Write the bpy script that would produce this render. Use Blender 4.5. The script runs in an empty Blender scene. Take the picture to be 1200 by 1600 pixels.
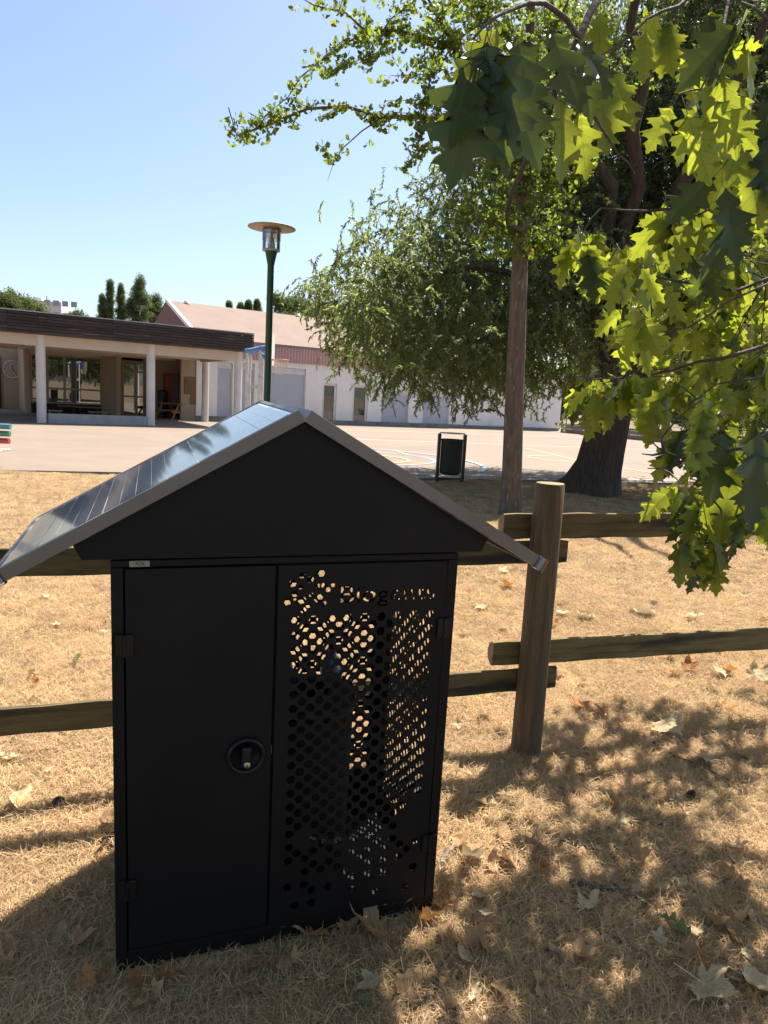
import bpy, math, random
import numpy as np
from mathutils import Vector, Matrix, Euler
random.seed(7); rng = np.random.default_rng(7)
R_ = math.radians
scene = bpy.context.scene
COL = scene.collection
# ------------------------------------------------------------------ camera
F, PITCH, ROLL, CAMH = 1117.5, .157, .055, 1.5      # focal length in pixels of a 1200x1600 frame
cam_d = bpy.data.cameras.new('camera'); cam = bpy.data.objects.new('camera', cam_d); COL.objects.link(cam)
cam_d.sensor_fit = 'VERTICAL'; cam_d.sensor_height = 24.0; cam_d.lens = 24.0*F/1600
cam_d.clip_start = .05; cam_d.clip_end = 3000
FW = Vector((0, math.cos(PITCH), -math.sin(PITCH))); U0 = Vector((0, math.sin(PITCH), math.cos(PITCH))); R0 = Vector((1, 0, 0))
RT = R0*math.cos(ROLL)+U0*math.sin(ROLL); UP = U0*math.cos(ROLL)-R0*math.sin(ROLL)
CO = Vector((0, 0, CAMH))
cam.matrix_world = Matrix.Translation(CO) @ Matrix((RT, UP, -FW)).transposed().to_4x4()
scene.camera = cam
# ------------------------------------------------------------------ light
SUN = Vector((.30, .47, 1)).normalized()
w = bpy.data.worlds.new('World'); scene.world = w; w.use_nodes = True
nt = w.node_tree; nt.nodes.clear()
sky = nt.nodes.new('ShaderNodeTexSky'); sky.sky_type = 'NISHITA'; sky.sun_disc = False
sky.sun_elevation = math.asin(SUN.z); sky.sun_rotation = math.atan2(SUN.x, SUN.y)
sky.altitude = 50; sky.air_density = 1.0; sky.dust_density = 1.6; sky.ozone_density = 1.7
bg = nt.nodes.new('ShaderNodeBackground'); bg.inputs[1].default_value = .088
wo = nt.nodes.new('ShaderNodeOutputWorld'); nt.links.new(sky.outputs[0], bg.inputs[0]); nt.links.new(bg.outputs[0], wo.inputs[0])
sd = bpy.data.lights.new('sun', 'SUN'); sd.energy = 5.0; sd.angle = R_(.5); sd.color = (1, .93, .82)
so = bpy.data.objects.new('sun', sd); COL.objects.link(so); so.rotation_euler = (-SUN).to_track_quat('-Z', 'Y').to_euler()
so.location = (20, 30, 60)
scene.view_settings.view_transform = 'Standard'; scene.view_settings.look = 'None'
scene.view_settings.exposure = 1.22; scene.view_settings.gamma = 1; scene.view_settings.use_curve_mapping = False
scene.render.engine = 'CYCLES'; scene.cycles.max_bounces = 6; scene.cycles.transparent_max_bounces = 12
scene.cycles.use_denoising = True
# ------------------------------------------------------------------ helpers
def ray(px, py): return (FW + RT*((px-600)/F) - UP*((py-800)/F))
def G(px, py, z=0.): v = ray(px, py); return CO + v*((z-CAMH)/v.z)
def at(px, py, Y): v = ray(px, py); return CO + v*(Y/v.y)
def on_plane(px, py, o, n): v = ray(px, py); return CO + v*((o-CO).dot(n)/v.dot(n))
def topx(P):
    d = P-CO; z = d.dot(FW); return (600+F*d.dot(RT)/z, 800-F*d.dot(UP)/z, z)

def tag(o, label=None, cat=None, group=None, kind=None):
    if label: o['label'] = label
    if cat: o['category'] = cat
    if group: o['group'] = group
    if kind: o['kind'] = kind
    return o
def empty(name, loc, rz=0, label=None, cat=None, group=None, mat=None):
    o = bpy.data.objects.new(name, None); COL.objects.link(o)
    o.empty_display_size = .1
    if mat is not None: o.matrix_world = mat
    else: o.location = loc; o.rotation_euler = (0, 0, rz)
    return tag(o, label, cat, group)

class MB:
    def __init__(s): s.v = []; s.f = []; s.mi = []; s.sm = []
    def add(s, vs, fs, smooth=False, m=0):
        b = len(s.v); s.v += [tuple(v) for v in vs]; s.f += [tuple(b+i for i in f) for f in fs]
        s.mi += [m]*len(fs); s.sm += [smooth]*len(fs); return s
    def box(s, x0, x1, y0, y1, z0, z1, M=None, m=0):
        vs = [Vector(p) for p in ((x0,y0,z0),(x1,y0,z0),(x1,y1,z0),(x0,y1,z0),(x0,y0,z1),(x1,y0,z1),(x1,y1,z1),(x0,y1,z1))]
        if M is not None: vs = [M @ v for v in vs]
        return s.add(vs, [(0,3,2,1),(4,5,6,7),(0,1,5,4),(1,2,6,5),(2,3,7,6),(3,0,4,7)], m=m)
    def prism(s, pts, y0, y1, M=None, m=0):   # pts in x,z ; extruded along y
        n = len(pts); vs = [Vector((x, y0, z)) for x, z in pts]+[Vector((x, y1, z)) for x, z in pts]
        if M is not None: vs = [M @ v for v in vs]
        return s.add(vs, [tuple(range(n)), tuple(range(2*n-1, n-1, -1))]+[(i, i+n, (i+1) % n+n, (i+1) % n) for i in range(n)], m=m)
    def tube(s, pts, rad, n=8, caps=True, noise=0., m=0, smooth=True):
        pts = [Vector(p) for p in pts]; k = len(pts)
        if not hasattr(rad, '__len__'): rad = [rad]*k
        vs = []; ref = None
        for i, p in enumerate(pts):
            t = (pts[min(i+1, k-1)]-pts[max(i-1, 0)]).normalized()
            if ref is None: ref = t.orthogonal().normalized()
            ref = (ref-t*ref.dot(t)).normalized(); b = t.cross(ref)
            for j in range(n):
                a = 2*math.pi*j/n; r = rad[i]*(1+noise*random.uniform(-1, 1))
                vs.append(p+(ref*math.cos(a)+b*math.sin(a))*r)
        fs = [(i*n+j, i*n+(j+1) % n, (i+1)*n+(j+1) % n, (i+1)*n+j) for i in range(k-1) for j in range(n)]
        s.add(vs, fs, smooth, m)
        if caps: s.add(vs[:n], [tuple(range(n-1, -1, -1))], False, m); s.add(vs[-n:], [tuple(range(n))], False, m)
        return s
    def cyl(s, x, y, z0, z1, r0, r1=None, n=20, m=0): return s.tube([(x, y, z0), (x, y, z1)], [r0, r0 if r1 is None else r1], n, m=m)
    def lathe(s, prof, n=24, c=(0, 0), m=0):
        vs = [(c[0]+r*math.cos(2*math.pi*j/n), c[1]+r*math.sin(2*math.pi*j/n), z) for r, z in prof for j in range(n)]
        fs = [(i*n+j, i*n+(j+1) % n, (i+1)*n+(j+1) % n, (i+1)*n+j) for i in range(len(prof)-1) for j in range(n)]
        return s.add(vs, fs, True, m)
    def mesh(s, name, mats):
        me = bpy.data.meshes.new(name); me.from_pydata([tuple(v) for v in s.v], [], s.f)
        for mm in (mats if isinstance(mats, (list, tuple)) else [mats]): me.materials.append(mm)
        me.polygons.foreach_set('material_index', s.mi); me.polygons.foreach_set('use_smooth', s.sm)
        me.update(); return me
    def build(s, name, mats, parent=None, kind=None, bevel=0, label=None):
        return link(name, s.mesh(name, mats), parent, kind, bevel, label)
def link(name, me, parent=None, kind=None, bevel=0, label=None):
    o = bpy.data.objects.new(name, me); COL.objects.link(o)
    if parent is not None: o.parent = parent
    if kind: o['kind'] = kind
    if label: o['label'] = label
    if bevel:
        b = o.modifiers.new('bevel', 'BEVEL'); b.width = bevel; b.segments = 2; b.limit_method = 'ANGLE'; b.angle_limit = R_(40)
    return o
def rebase(root, o):   # parent o (built in world coordinates) to a rotated / moved root
    bpy.context.view_layer.update(); o.parent = root; o.matrix_parent_inverse = root.matrix_world.inverted()

# ------------------------------------------------------------------ materials
def mat(name, c, c2=None, rough=.7, scale=5., metal=0., bump=0., bscale=None, detail=6., trans=0., stretch=None, spec=.5, coat=0., obj_var=0., thr=(.35, .65), third=None, vor=None):
    m = bpy.data.materials.new(name); m.use_nodes = True; t = m.node_tree; N = t.nodes; L = t.links
    p = N['Principled BSDF']; p.inputs['Roughness'].default_value = rough; p.inputs['Metallic'].default_value = metal
    p.inputs['Specular IOR Level'].default_value = spec; p.inputs['Coat Weight'].default_value = coat; p.inputs['Coat Roughness'].default_value = .05
    tc = N.new('ShaderNodeTexCoord'); mp = N.new('ShaderNodeMapping'); L.new(tc.outputs['Object'], mp.inputs[0])
    if stretch: mp.inputs['Scale'].default_value = stretch
    col = None
    def rgb(c): return (*c, 1) if len(c) == 3 else c
    if c2 is None: c2 = tuple(x*.8 for x in c)
    nz = N.new('ShaderNodeTexNoise'); nz.inputs['Scale'].default_value = scale; nz.inputs['Detail'].default_value = detail; nz.inputs['Roughness'].default_value = .65
    L.new(mp.outputs[0], nz.inputs['Vector'])
    rp = N.new('ShaderNodeValToRGB'); rp.color_ramp.elements[0].position = thr[0]; rp.color_ramp.elements[1].position = thr[1]
    rp.color_ramp.elements[0].color = rgb(c); rp.color_ramp.elements[1].color = rgb(c2)
    L.new(nz.outputs['Fac'], rp.inputs[0]); col = rp.outputs[0]
    if third:   # (colour, scale, threshold lo, hi): large blotches
        n2 = N.new('ShaderNodeTexNoise'); n2.inputs['Scale'].default_value = third[1]; n2.inputs['Detail'].default_value = 4; L.new(mp.outputs[0], n2.inputs['Vector'])
        r2 = N.new('ShaderNodeMapRange'); r2.inputs['From Min'].default_value = third[2]; r2.inputs['From Max'].default_value = third[3]; L.new(n2.outputs['Fac'], r2.inputs[0])
        mx = N.new('ShaderNodeMixRGB'); L.new(r2.outputs[0], mx.inputs[0]); L.new(col, mx.inputs[1]); mx.inputs[2].default_value = rgb(third[0]); col = mx.outputs[0]
    if obj_var:
        oi = N.new('ShaderNodeObjectInfo'); hs = N.new('ShaderNodeHueSaturation')
        r1 = N.new('ShaderNodeMapRange'); r1.inputs['To Min'].default_value = 1-obj_var; r1.inputs['To Max'].default_value = 1+obj_var
        L.new(oi.outputs['Random'], r1.inputs[0]); L.new(r1.outputs[0], hs.inputs['Value'])
        r3 = N.new('ShaderNodeMapRange'); r3.inputs['To Min'].default_value = .5-obj_var*.06; r3.inputs['To Max'].default_value = .5+obj_var*.05
        ml = N.new('ShaderNodeMath'); ml.operation = 'MULTIPLY'; ml.inputs[1].default_value = 7.31; fr = N.new('ShaderNodeMath'); fr.operation = 'FRACT'
        L.new(oi.outputs['Random'], ml.inputs[0]); L.new(ml.outputs[0], fr.inputs[0]); L.new(fr.outputs[0], r3.inputs[0]); L.new(r3.outputs[0], hs.inputs['Hue'])
        L.new(col, hs.inputs['Color']); col = hs.outputs[0]
    L.new(col, p.inputs['Base Color'])
    if bump:
        bn = N.new('ShaderNodeTexNoise'); bn.inputs['Scale'].default_value = bscale or scale*4; bn.inputs['Detail'].default_value = 5; L.new(mp.outputs[0], bn.inputs['Vector'])
        h = bn.outputs['Fac']
        if vor:
            vo = N.new('ShaderNodeTexVoronoi'); vo.inputs['Scale'].default_value = vor; L.new(mp.outputs[0], vo.inputs['Vector'])
            ad = N.new('ShaderNodeMath'); L.new(h, ad.inputs[0]); L.new(vo.outputs[0], ad.inputs[1]); h = ad.outputs[0]
        bu = N.new('ShaderNodeBump'); bu.inputs['Strength'].default_value = bump; bu.inputs['Distance'].default_value = .01; L.new(h, bu.inputs['Height']); L.new(bu.outputs[0], p.inputs['Normal'])
    if trans:
        tr = N.new('ShaderNodeBsdfTranslucent'); L.new(col, tr.inputs[0])
        ms = N.new('ShaderNodeMixShader'); ms.inputs[0].default_value = trans; L.new(p.outputs[0], ms.inputs[1]); L.new(tr.outputs[0], ms.inputs[2])
        out = N['Material Output']; L.new(ms.outputs[0], out.inputs[0])
    return m
def glassmat(name, c, rough=.02, alpha=.3):
    m = bpy.data.materials.new(name); m.use_nodes = True; N = m.node_tree.nodes; L = m.node_tree.links
    gl = N.new('ShaderNodeBsdfGlossy'); gl.inputs['Roughness'].default_value = rough
    tr = N.new('ShaderNodeBsdfTransparent'); tr.inputs[0].default_value = (*c, 1)
    fz = N.new('ShaderNodeFresnel'); fz.inputs[0].default_value = 1.5
    mr = N.new('ShaderNodeMath'); mr.operation = 'MULTIPLY_ADD'; mr.inputs[1].default_value = 1.; mr.inputs[2].default_value = alpha; mr.use_clamp = True; L.new(fz.outputs[0], mr.inputs[0])
    ms = N.new('ShaderNodeMixShader'); L.new(mr.outputs[0], ms.inputs[0]); L.new(tr.outputs[0], ms.inputs[1]); L.new(gl.outputs[0], ms.inputs[2])
    L.new(ms.outputs[0], N['Material Output'].inputs[0]); return m
def leafmat(name, c, c2, trc, trans=.5, rough=.35, obj_var=.2, veins=True):
    m = bpy.data.materials.new(name); m.use_nodes = True; t = m.node_tree; N = t.nodes; L = t.links
    p = N['Principled BSDF']; p.inputs['Roughness'].default_value = rough; p.inputs['Specular IOR Level'].default_value = .45 if rough < .6 else .12
    tc = N.new('ShaderNodeTexCoord'); nz = N.new('ShaderNodeTexNoise'); nz.inputs['Scale'].default_value = 14; L.new(tc.outputs['Object'], nz.inputs['Vector'])
    mx = N.new('ShaderNodeMixRGB'); L.new(nz.outputs['Fac'], mx.inputs[0]); mx.inputs[1].default_value = (*c, 1); mx.inputs[2].default_value = (*c2, 1)
    oi = N.new('ShaderNodeObjectInfo'); hs = N.new('ShaderNodeHueSaturation'); r1 = N.new('ShaderNodeMapRange')
    r1.inputs['To Min'].default_value = 1-obj_var; r1.inputs['To Max'].default_value = 1+obj_var; L.new(oi.outputs['Random'], r1.inputs[0]); L.new(r1.outputs[0], hs.inputs['Value'])
    L.new(mx.outputs[0], hs.inputs['Color']); col = hs.outputs[0]
    hs2 = N.new('ShaderNodeHueSaturation'); hs2.inputs['Color'].default_value = (*trc, 1); L.new(r1.outputs[0], hs2.inputs['Value']); tcol = hs2.outputs[0]
    if veins:
        at_ = N.new('ShaderNodeAttribute'); at_.attribute_name = 'lv'; sx = N.new('ShaderNodeSeparateXYZ'); L.new(at_.outputs['Vector'], sx.inputs[0])
        ab = N.new('ShaderNodeMath'); ab.operation = 'ABSOLUTE'; L.new(sx.outputs[0], ab.inputs[0])
        ma = N.new('ShaderNodeMath'); ma.operation = 'MULTIPLY_ADD'; L.new(ab.outputs[0], ma.inputs[0]); ma.inputs[1].default_value = -.75; L.new(sx.outputs[1], ma.inputs[2])
        sc = N.new('ShaderNodeMath'); sc.operation = 'MULTIPLY'; L.new(ma.outputs[0], sc.inputs[0]); sc.inputs[1].default_value = 6.
        pp = N.new('ShaderNodeMath'); pp.operation = 'PINGPONG'; L.new(sc.outputs[0], pp.inputs[0]); pp.inputs[1].default_value = .5
        l1 = N.new('ShaderNodeMath'); l1.operation = 'LESS_THAN'; L.new(pp.outputs[0], l1.inputs[0]); l1.inputs[1].default_value = .035
        l2 = N.new('ShaderNodeMath'); l2.operation = 'LESS_THAN'; L.new(ab.outputs[0], l2.inputs[0]); l2.inputs[1].default_value = .007
        mxx = N.new('ShaderNodeMath'); mxx.operation = 'MAXIMUM'; L.new(l1.outputs[0], mxx.inputs[0]); L.new(l2.outputs[0], mxx.inputs[1])
        mf = N.new('ShaderNodeMath'); mf.operation = 'MULTIPLY'; L.new(mxx.outputs[0], mf.inputs[0]); mf.inputs[1].default_value = .5
        m1 = N.new('ShaderNodeMixRGB'); L.new(mf.outputs[0], m1.inputs[0]); L.new(col, m1.inputs[1]); m1.inputs[2].default_value = (c[0]*2.2+.02, c[1]*1.9+.02, c[2]*2+.02, 1); col = m1.outputs[0]
        m2 = N.new('ShaderNodeMixRGB'); L.new(mf.outputs[0], m2.inputs[0]); L.new(tcol, m2.inputs[1]); m2.inputs[2].default_value = (trc[0]*.35, trc[1]*.4, trc[2]*.5, 1); tcol = m2.outputs[0]
    L.new(col, p.inputs['Base Color']); tr = N.new('ShaderNodeBsdfTranslucent'); L.new(tcol, tr.inputs[0])
    ms = N.new('ShaderNodeMixShader'); ms.inputs[0].default_value = trans; L.new(p.outputs[0], ms.inputs[1]); L.new(tr.outputs[0], ms.inputs[2]); L.new(ms.outputs[0], N['Material Output'].inputs[0])
    return m

M = {}
M['ground'] = mat('dry_soil', (.10, .068, .04), (.26, .18, .10), .95, 9, bump=.8, bscale=60, third=((.08, .06, .04), 1.3, .5, .75))
M['straw'] = mat('straw', (.72, .53, .30), (.46, .33, .185), .85, 3., obj_var=.35, trans=.3, third=((.34, .275, .19), 1.1, .49, .64), spec=.2)
M['court'] = mat('court_asphalt', (.245, .188, .142), (.215, .165, .125), .9, 1.2, bump=.5, bscale=120, detail=8, third=((.19, .15, .12), .35, .5, .7))
M['kerb'] = mat('kerb_concrete', (.16, .14, .12), (.1, .09, .08), .9, 8)  # concrete darkened to carry the shadow line along the slab
M['white_line'] = mat('white_paint', (.68, .64, .56), (.45, .38, .30), .8, 5, thr=(.4, .75))
M['yellow_line'] = mat('yellow_paint', (.75, .55, .22), (.5, .37, .22), .8, 5, thr=(.4, .75))
M['blue_line'] = mat('blue_paint', (.22, .36, .50), (.30, .32, .33), .8, 5, thr=(.45, .8))
M['cabinet'] = mat('anthracite_powder_coat', (.0062, .0062, .007), (.005, .005, .006), .5, 30, bump=.15, bscale=900, spec=.25, third=((.011, .010, .0095), 2.2, .5, .75))
M['cab_in'] = mat('anthracite_inner', (.010, .010, .011), None, .6, 20, spec=.3)
M['rubber'] = mat('black_plastic', (.007, .007, .008), None, .4, 20, spec=.4)
M['brass'] = mat('nickel_key_cylinder', (.62, .55, .42), (.5, .44, .33), .3, 80, metal=.9)
M['alu'] = mat('anodised_aluminium', (.22, .205, .19), (.18, .165, .155), .45, 3, metal=.5, stretch=(1, 60, 1))  # brownish base has the ground bounce on the panel frames mixed in
M['cell'] = mat('solar_cell', (.010, .013, .028), (.014, .017, .033), .35, 60, coat=1., spec=.5)
M['backsheet'] = mat('white_backsheet', (.55, .57, .6), None, .4, 5, coat=1.)
M['clear'] = glassmat('clear_plastic', (.9, .88, .86), .05, .12)
M['wood_post'] = mat('weathered_round_timber', (.18, .122, .064), (.085, .058, .034), .85, 6, bump=.9, bscale=24, stretch=(6, 6, .5), third=((.07, .055, .035), 2., .5, .7))
M['wood_rail'] = mat('treated_green_timber', (.19, .145, .058), (.10, .08, .035), .85, 5, bump=.8, bscale=22, stretch=(.6, 6, 6), third=((.035, .03, .02), 3, .52, .66), obj_var=.12)
M['wood_end'] = mat('sawn_end_grain', (.33, .25, .14), (.2, .15, .08), .9, 12, bump=.6)
M['ginkgo_bark'] = mat('ginkgo_bark', (.17, .122, .088), (.09, .066, .05), .9, 7, bump=1., bscale=26, stretch=(3, 3, .6), third=((.23, .2, .16), 9, .62, .68))
M['dark_bark'] = mat('dark_bark', (.088, .064, .048), (.036, .027, .021), .95, 6, bump=1., bscale=18, stretch=(4, 4, .6))
M['twig'] = mat('twig_bark', (.06, .04, .033), (.10, .08, .07), .8, 20, bump=.4)
M['ginkgo_leaf'] = leafmat('ginkgo_leaf', (.07, .11, .026), (.10, .13, .03), (.30, .40, .04), .5, .5, .3, False)
M['ginkgo_leaf_y'] = leafmat('ginkgo_leaf_yellow', (.40, .26, .02), (.5, .2, .02), (.8, .48, .03), .5, .5, .3, False)
M['willow_leaf'] = leafmat('narrow_leaf', (.080, .105, .055), (.115, .14, .07), (.32, .38, .10), .5, .42, .35, False)
M['far_leaf'] = leafmat('far_leaf', (.085, .115, .045), (.12, .145, .06), (.2, .25, .08), .35, .6, .3, False)
M['oak_leaf'] = leafmat('oak_leaf', (.040, .068, .016), (.055, .086, .020), (.50, .56, .045), .5, .32, .22)
M['oak_leaf_dark'] = leafmat('oak_leaf_shaded', (.026, .045, .022), (.034, .055, .024), (.13, .17, .025), .40, .28, .2)  # darker copy of oak_leaf, with shade from other leaves in its colour
M['dry_leaf'] = leafmat('dry_leaf', (.46, .31, .17), (.34, .21, .11), (.45, .28, .13), .3, .7, .25)
M['pale_leaf'] = leafmat('pale_dry_leaf', (.60, .49, .31), (.48, .38, .22), (.5, .42, .26), .25, .7, .15)
M['orange_leaf'] = leafmat('orange_leaf', (.40, .19, .075), (.30, .15, .07), (.5, .24, .06), .3, .7, .2)
M['green_leaf'] = leafmat('fallen_green_leaf', (.12, .17, .06), (.2, .22, .09), (.3, .35, .1), .3, .6, .2)
M['crumb_dark'] = mat('dark_leaf_crumb', (.12, .07, .04), (.06, .04, .03), .9, 30)
M['cone'] = mat('cone_scale', (.045, .030, .022), (.1, .07, .05), .8, 30)
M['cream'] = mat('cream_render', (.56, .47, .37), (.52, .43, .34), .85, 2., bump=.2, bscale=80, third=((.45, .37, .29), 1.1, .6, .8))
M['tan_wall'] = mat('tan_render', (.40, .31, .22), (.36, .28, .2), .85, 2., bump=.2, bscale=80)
M['white_col'] = mat('white_column_paint', (.64, .60, .57), (.56, .52, .49), .6, 3)
M['white_wall'] = mat('white_render', (.80, .76, .72), (.74, .70, .66), .85, 1.5, bump=.15, bscale=60, third=((.66, .61, .57), .8, .58, .8))
M['plinth'] = mat('grey_plinth', (.30, .27, .24), (.2, .18, .16), .9, 3)
M['concrete'] = mat('concrete', (.36, .36, .36), (.29, .29, .29), .9, 4)
M['slat'] = mat('dark_weathered_slat', (.052, .038, .038), (.030, .022, .024), .85, 4, bump=.5, stretch=(.5, 5, 5), obj_var=.35, third=((.16, .12, .11), 2.5, .63, .75))
M['roof_felt'] = mat('brown_roof', (.245, .175, .14), (.21, .15, .12), .9, 1.2, bump=.3, bscale=20, third=((.21, .145, .115), .4, .5, .75))
M['red_gable'] = mat('red_brown_cladding', (.20, .075, .06), (.17, .065, .055), .8, 3)
M['pink'] = mat('pink_cladding', (.50, .30, .28), (.46, .275, .255), .6, 2)
M['verge'] = mat('white_verge_board', (.72, .70, .68), None, .6, 4)
M['gutter'] = mat('grey_gutter', (.2, .18, .17), None, .6, 4)
M['shutter'] = mat('blue_grey_shutter', (.44, .46, .52), (.41, .43, .49), .5, 3)
M['shutter_box'] = mat('pale_shutter_box', (.62, .62, .64), None, .5, 3)
M['frame_white'] = mat('white_window_frame', (.7, .68, .65), None, .5, 5)
M['frame_tan'] = mat('beige_window_frame', (.34, .27, .20), None, .5, 5)
M['curtain'] = mat('grey_curtain', (.30, .31, .28), (.24, .25, .22), .8, 3, stretch=(14, 14, .2))
M['glass'] = glassmat('window_glass', (.5, .5, .5), .01, .22)
M['glass_clear'] = glassmat('clear_pane', (.85, .85, .85), .02, .04)
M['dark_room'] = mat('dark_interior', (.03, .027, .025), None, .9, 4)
M['lamp_green'] = mat('dark_green_paint', (.010, .060, .028), (.008, .048, .022), .4, 8)
M['lamp_shade'] = mat('lamp_shade_paint', (.42, .33, .25), (.36, .28, .2), .5, 5)
M['lamp_glass'] = glassmat('lantern_glass', (.93, .92, .88), .03, .1)
M['lamp_tint'] = glassmat('lantern_tint', (.70, .60, .50), .05, .1)
M['lamp_grey'] = mat('lamp_socket', (.4, .36, .33), None, .6, 5)
M['bin_green'] = mat('bin_dark_green', (.022, .030, .022), (.018, .024, .018), .55, 6)
M['bin_frame'] = mat('bin_frame_grey', (.015, .015, .018), None, .4, 6)
M['galv'] = mat('galvanised_steel', (.5, .5, .5), (.4, .4, .41), .4, 8, metal=.6)
M['hoop_white'] = mat('hoop_white_paint', (.66, .64, .60), (.5, .46, .42), .6, 6, third=((.45, .3, .2), 8, .66, .7))
M['hoop_blue'] = mat('hoop_blue_paint', (.10, .22, .50), (.12, .26, .5), .5, 6)
M['rim'] = mat('rim_orange', (.6, .3, .16), None, .5, 6)
M['net'] = mat('net_cord', (.62, .5, .42), None, .8, 6)
M['table_wood'] = mat('picnic_wood', (.36, .19, .08), (.27, .14, .06), .7, 4, stretch=(.6, 5, 5), obj_var=.15)
M['red_paint'] = mat('locker_red', (.32, .075, .04), None, .5, 6)
M['grey_paint'] = mat('locker_grey', (.15, .14, .15), None, .5, 6)
M['navy'] = mat('navy_plastic', (.012, .018, .05), None, .5, 6)
M['board'] = mat('brown_board', (.20, .12, .055), (.17, .1, .045), .8, 5)
M['clock_face'] = mat('clock_face', (.42, .36, .29), None, .5, 6)
M['clock_rim'] = mat('clock_rim', (.60, .55, .47), None, .4, 6)
M['ink'] = mat('black_print', (.01, .01, .01), None, .6, 6)
M['tagplate'] = mat('silver_label', (.36, .34, .31), None, .35, 6, metal=.3)
M['s_blue'] = mat('slat_teal', (.10, .24, .32), None, .5, 6)
M['s_green'] = mat('slat_green', (.07, .23, .12), None, .5, 6)
M['s_red'] = mat('slat_red', (.42, .05, .035), None, .5, 6)
M['s_yellow'] = mat('slat_yellow', (.62, .50, .13), None, .5, 6)
M['s_white'] = mat('slat_white', (.66, .62, .58), None, .5, 6)
M['apartment'] = mat('apartment_white', (.62, .6, .6), (.57, .55, .55), .8, .3)
M['apt_window'] = mat('apartment_window', (.3, .31, .33), None, .4, .5)
M['fence_green'] = mat('fence_green_paint', (.02, .12, .06), None, .5, 6)
M['stone'] = mat('low_wall_stone', (.24, .19, .17), (.17, .14, .12), .9, 3, bump=.6)
M['bottle'] = mat('grey_blue_bottle', (.20, .24, .34), (.15, .19, .29), .25, 9)
M['trap_fabric'] = mat('black_trap_fabric', (.009, .009, .01), (.014, .014, .015), .8, 60, stretch=(8, 8, .5))
M['print_white'] = mat('white_print', (.35, .34, .33), None, .6, 6)

# ------------------------------------------------------------------ node-tree instancer for uncountable matter
SRC = {}
def src_collection(name, meshes):
    c = bpy.data.collections.new(name)
    for i, me in enumerate(meshes):
        o = bpy.data.objects.new(f'{name}_source_{chr(97+i)}', me); c.objects.link(o)
    return c
def instancer(name, pts, rots, scls, coll, parent=None, kind='stuff'):
    me = bpy.data.meshes.new(name); n = len(pts)
    me.vertices.add(n); me.vertices.foreach_set('co', np.asarray(pts, np.float32).ravel())
    a = me.attributes.new('rot', 'FLOAT_VECTOR', 'POINT'); a.data.foreach_set('vector', np.asarray(rots, np.float32).ravel())
    a = me.attributes.new('scl', 'FLOAT', 'POINT'); a.data.foreach_set('value', np.asarray(scls, np.float32))
    a = me.attributes.new('pick', 'INT', 'POINT'); a.data.foreach_set('value', rng.integers(0, max(1, len(coll.objects)), n).astype(np.int32))
    o = link(name, me, parent, kind)
    ng = bpy.data.node_groups.new(name, 'GeometryNodeTree')
    ng.interface.new_socket('Geometry', in_out='INPUT', socket_type='NodeSocketGeometry'); ng.interface.new_socket('Geometry', in_out='OUTPUT', socket_type='NodeSocketGeometry')
    gi = ng.nodes.new('NodeGroupInput'); go = ng.nodes.new('NodeGroupOutput')
    ci = ng.nodes.new('GeometryNodeCollectionInfo'); ci.inputs['Collection'].default_value = coll; ci.inputs['Separate Children'].default_value = True; ci.inputs['Reset Children'].default_value = True
    ip = ng.nodes.new('GeometryNodeInstanceOnPoints'); ip.inputs['Pick Instance'].default_value = True
    def na(nm, ty):
        x = ng.nodes.new('GeometryNodeInputNamedAttribute'); x.data_type = ty; x.inputs['Name'].default_value = nm; return x.outputs[0]
    L = ng.links; L.new(gi.outputs[0], ip.inputs['Points']); L.new(ci.outputs[0], ip.inputs['Instance'])
    L.new(na('rot', 'FLOAT_VECTOR'), ip.inputs['Rotation']); L.new(na('scl', 'FLOAT'), ip.inputs['Scale']); L.new(na('pick', 'INT'), ip.inputs['Instance Index'])
    L.new(ip.outputs[0], go.inputs[0])
    md = o.modifiers.new('instances', 'NODES'); md.node_group = ng
    return o

# ================================================================== SETTING
# ground: one sheet to the horizon, finer and gently uneven near the camera
def hump(x, y):
    return .012*math.sin(2.1*x+.7*y)+.009*math.sin(1.3*y-2.7*x+1)+.005*math.sin(7*x+3)*math.cos(6*y)
g = MB()
xs = [-1500, -300, -60, -20]+[-10+i*.25 for i in range(0, 81)]+[20, 60, 300, 1500]
ys = [-1500, -300, -30, -5]+[0+i*.25 for i in range(0, 65)]+[20, 35, 60, 300, 2500]
vs = []
for y in ys:
    for x in xs:
        k = 1 if (abs(x) < 9.9 and .2 < y < 15.5) else 0
        vs.append((x, y, hump(x, y)*k*(1 if y < 11.4+.33*(x+6) else 0)))
nx = len(xs)
g.add(vs, [(j*nx+i, j*nx+i+1, (j+1)*nx+i+1, (j+1)*nx+i) for j in range(len(ys)-1) for i in range(nx-1)], True)
g.build('ground', M['ground'], kind='structure')
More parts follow.
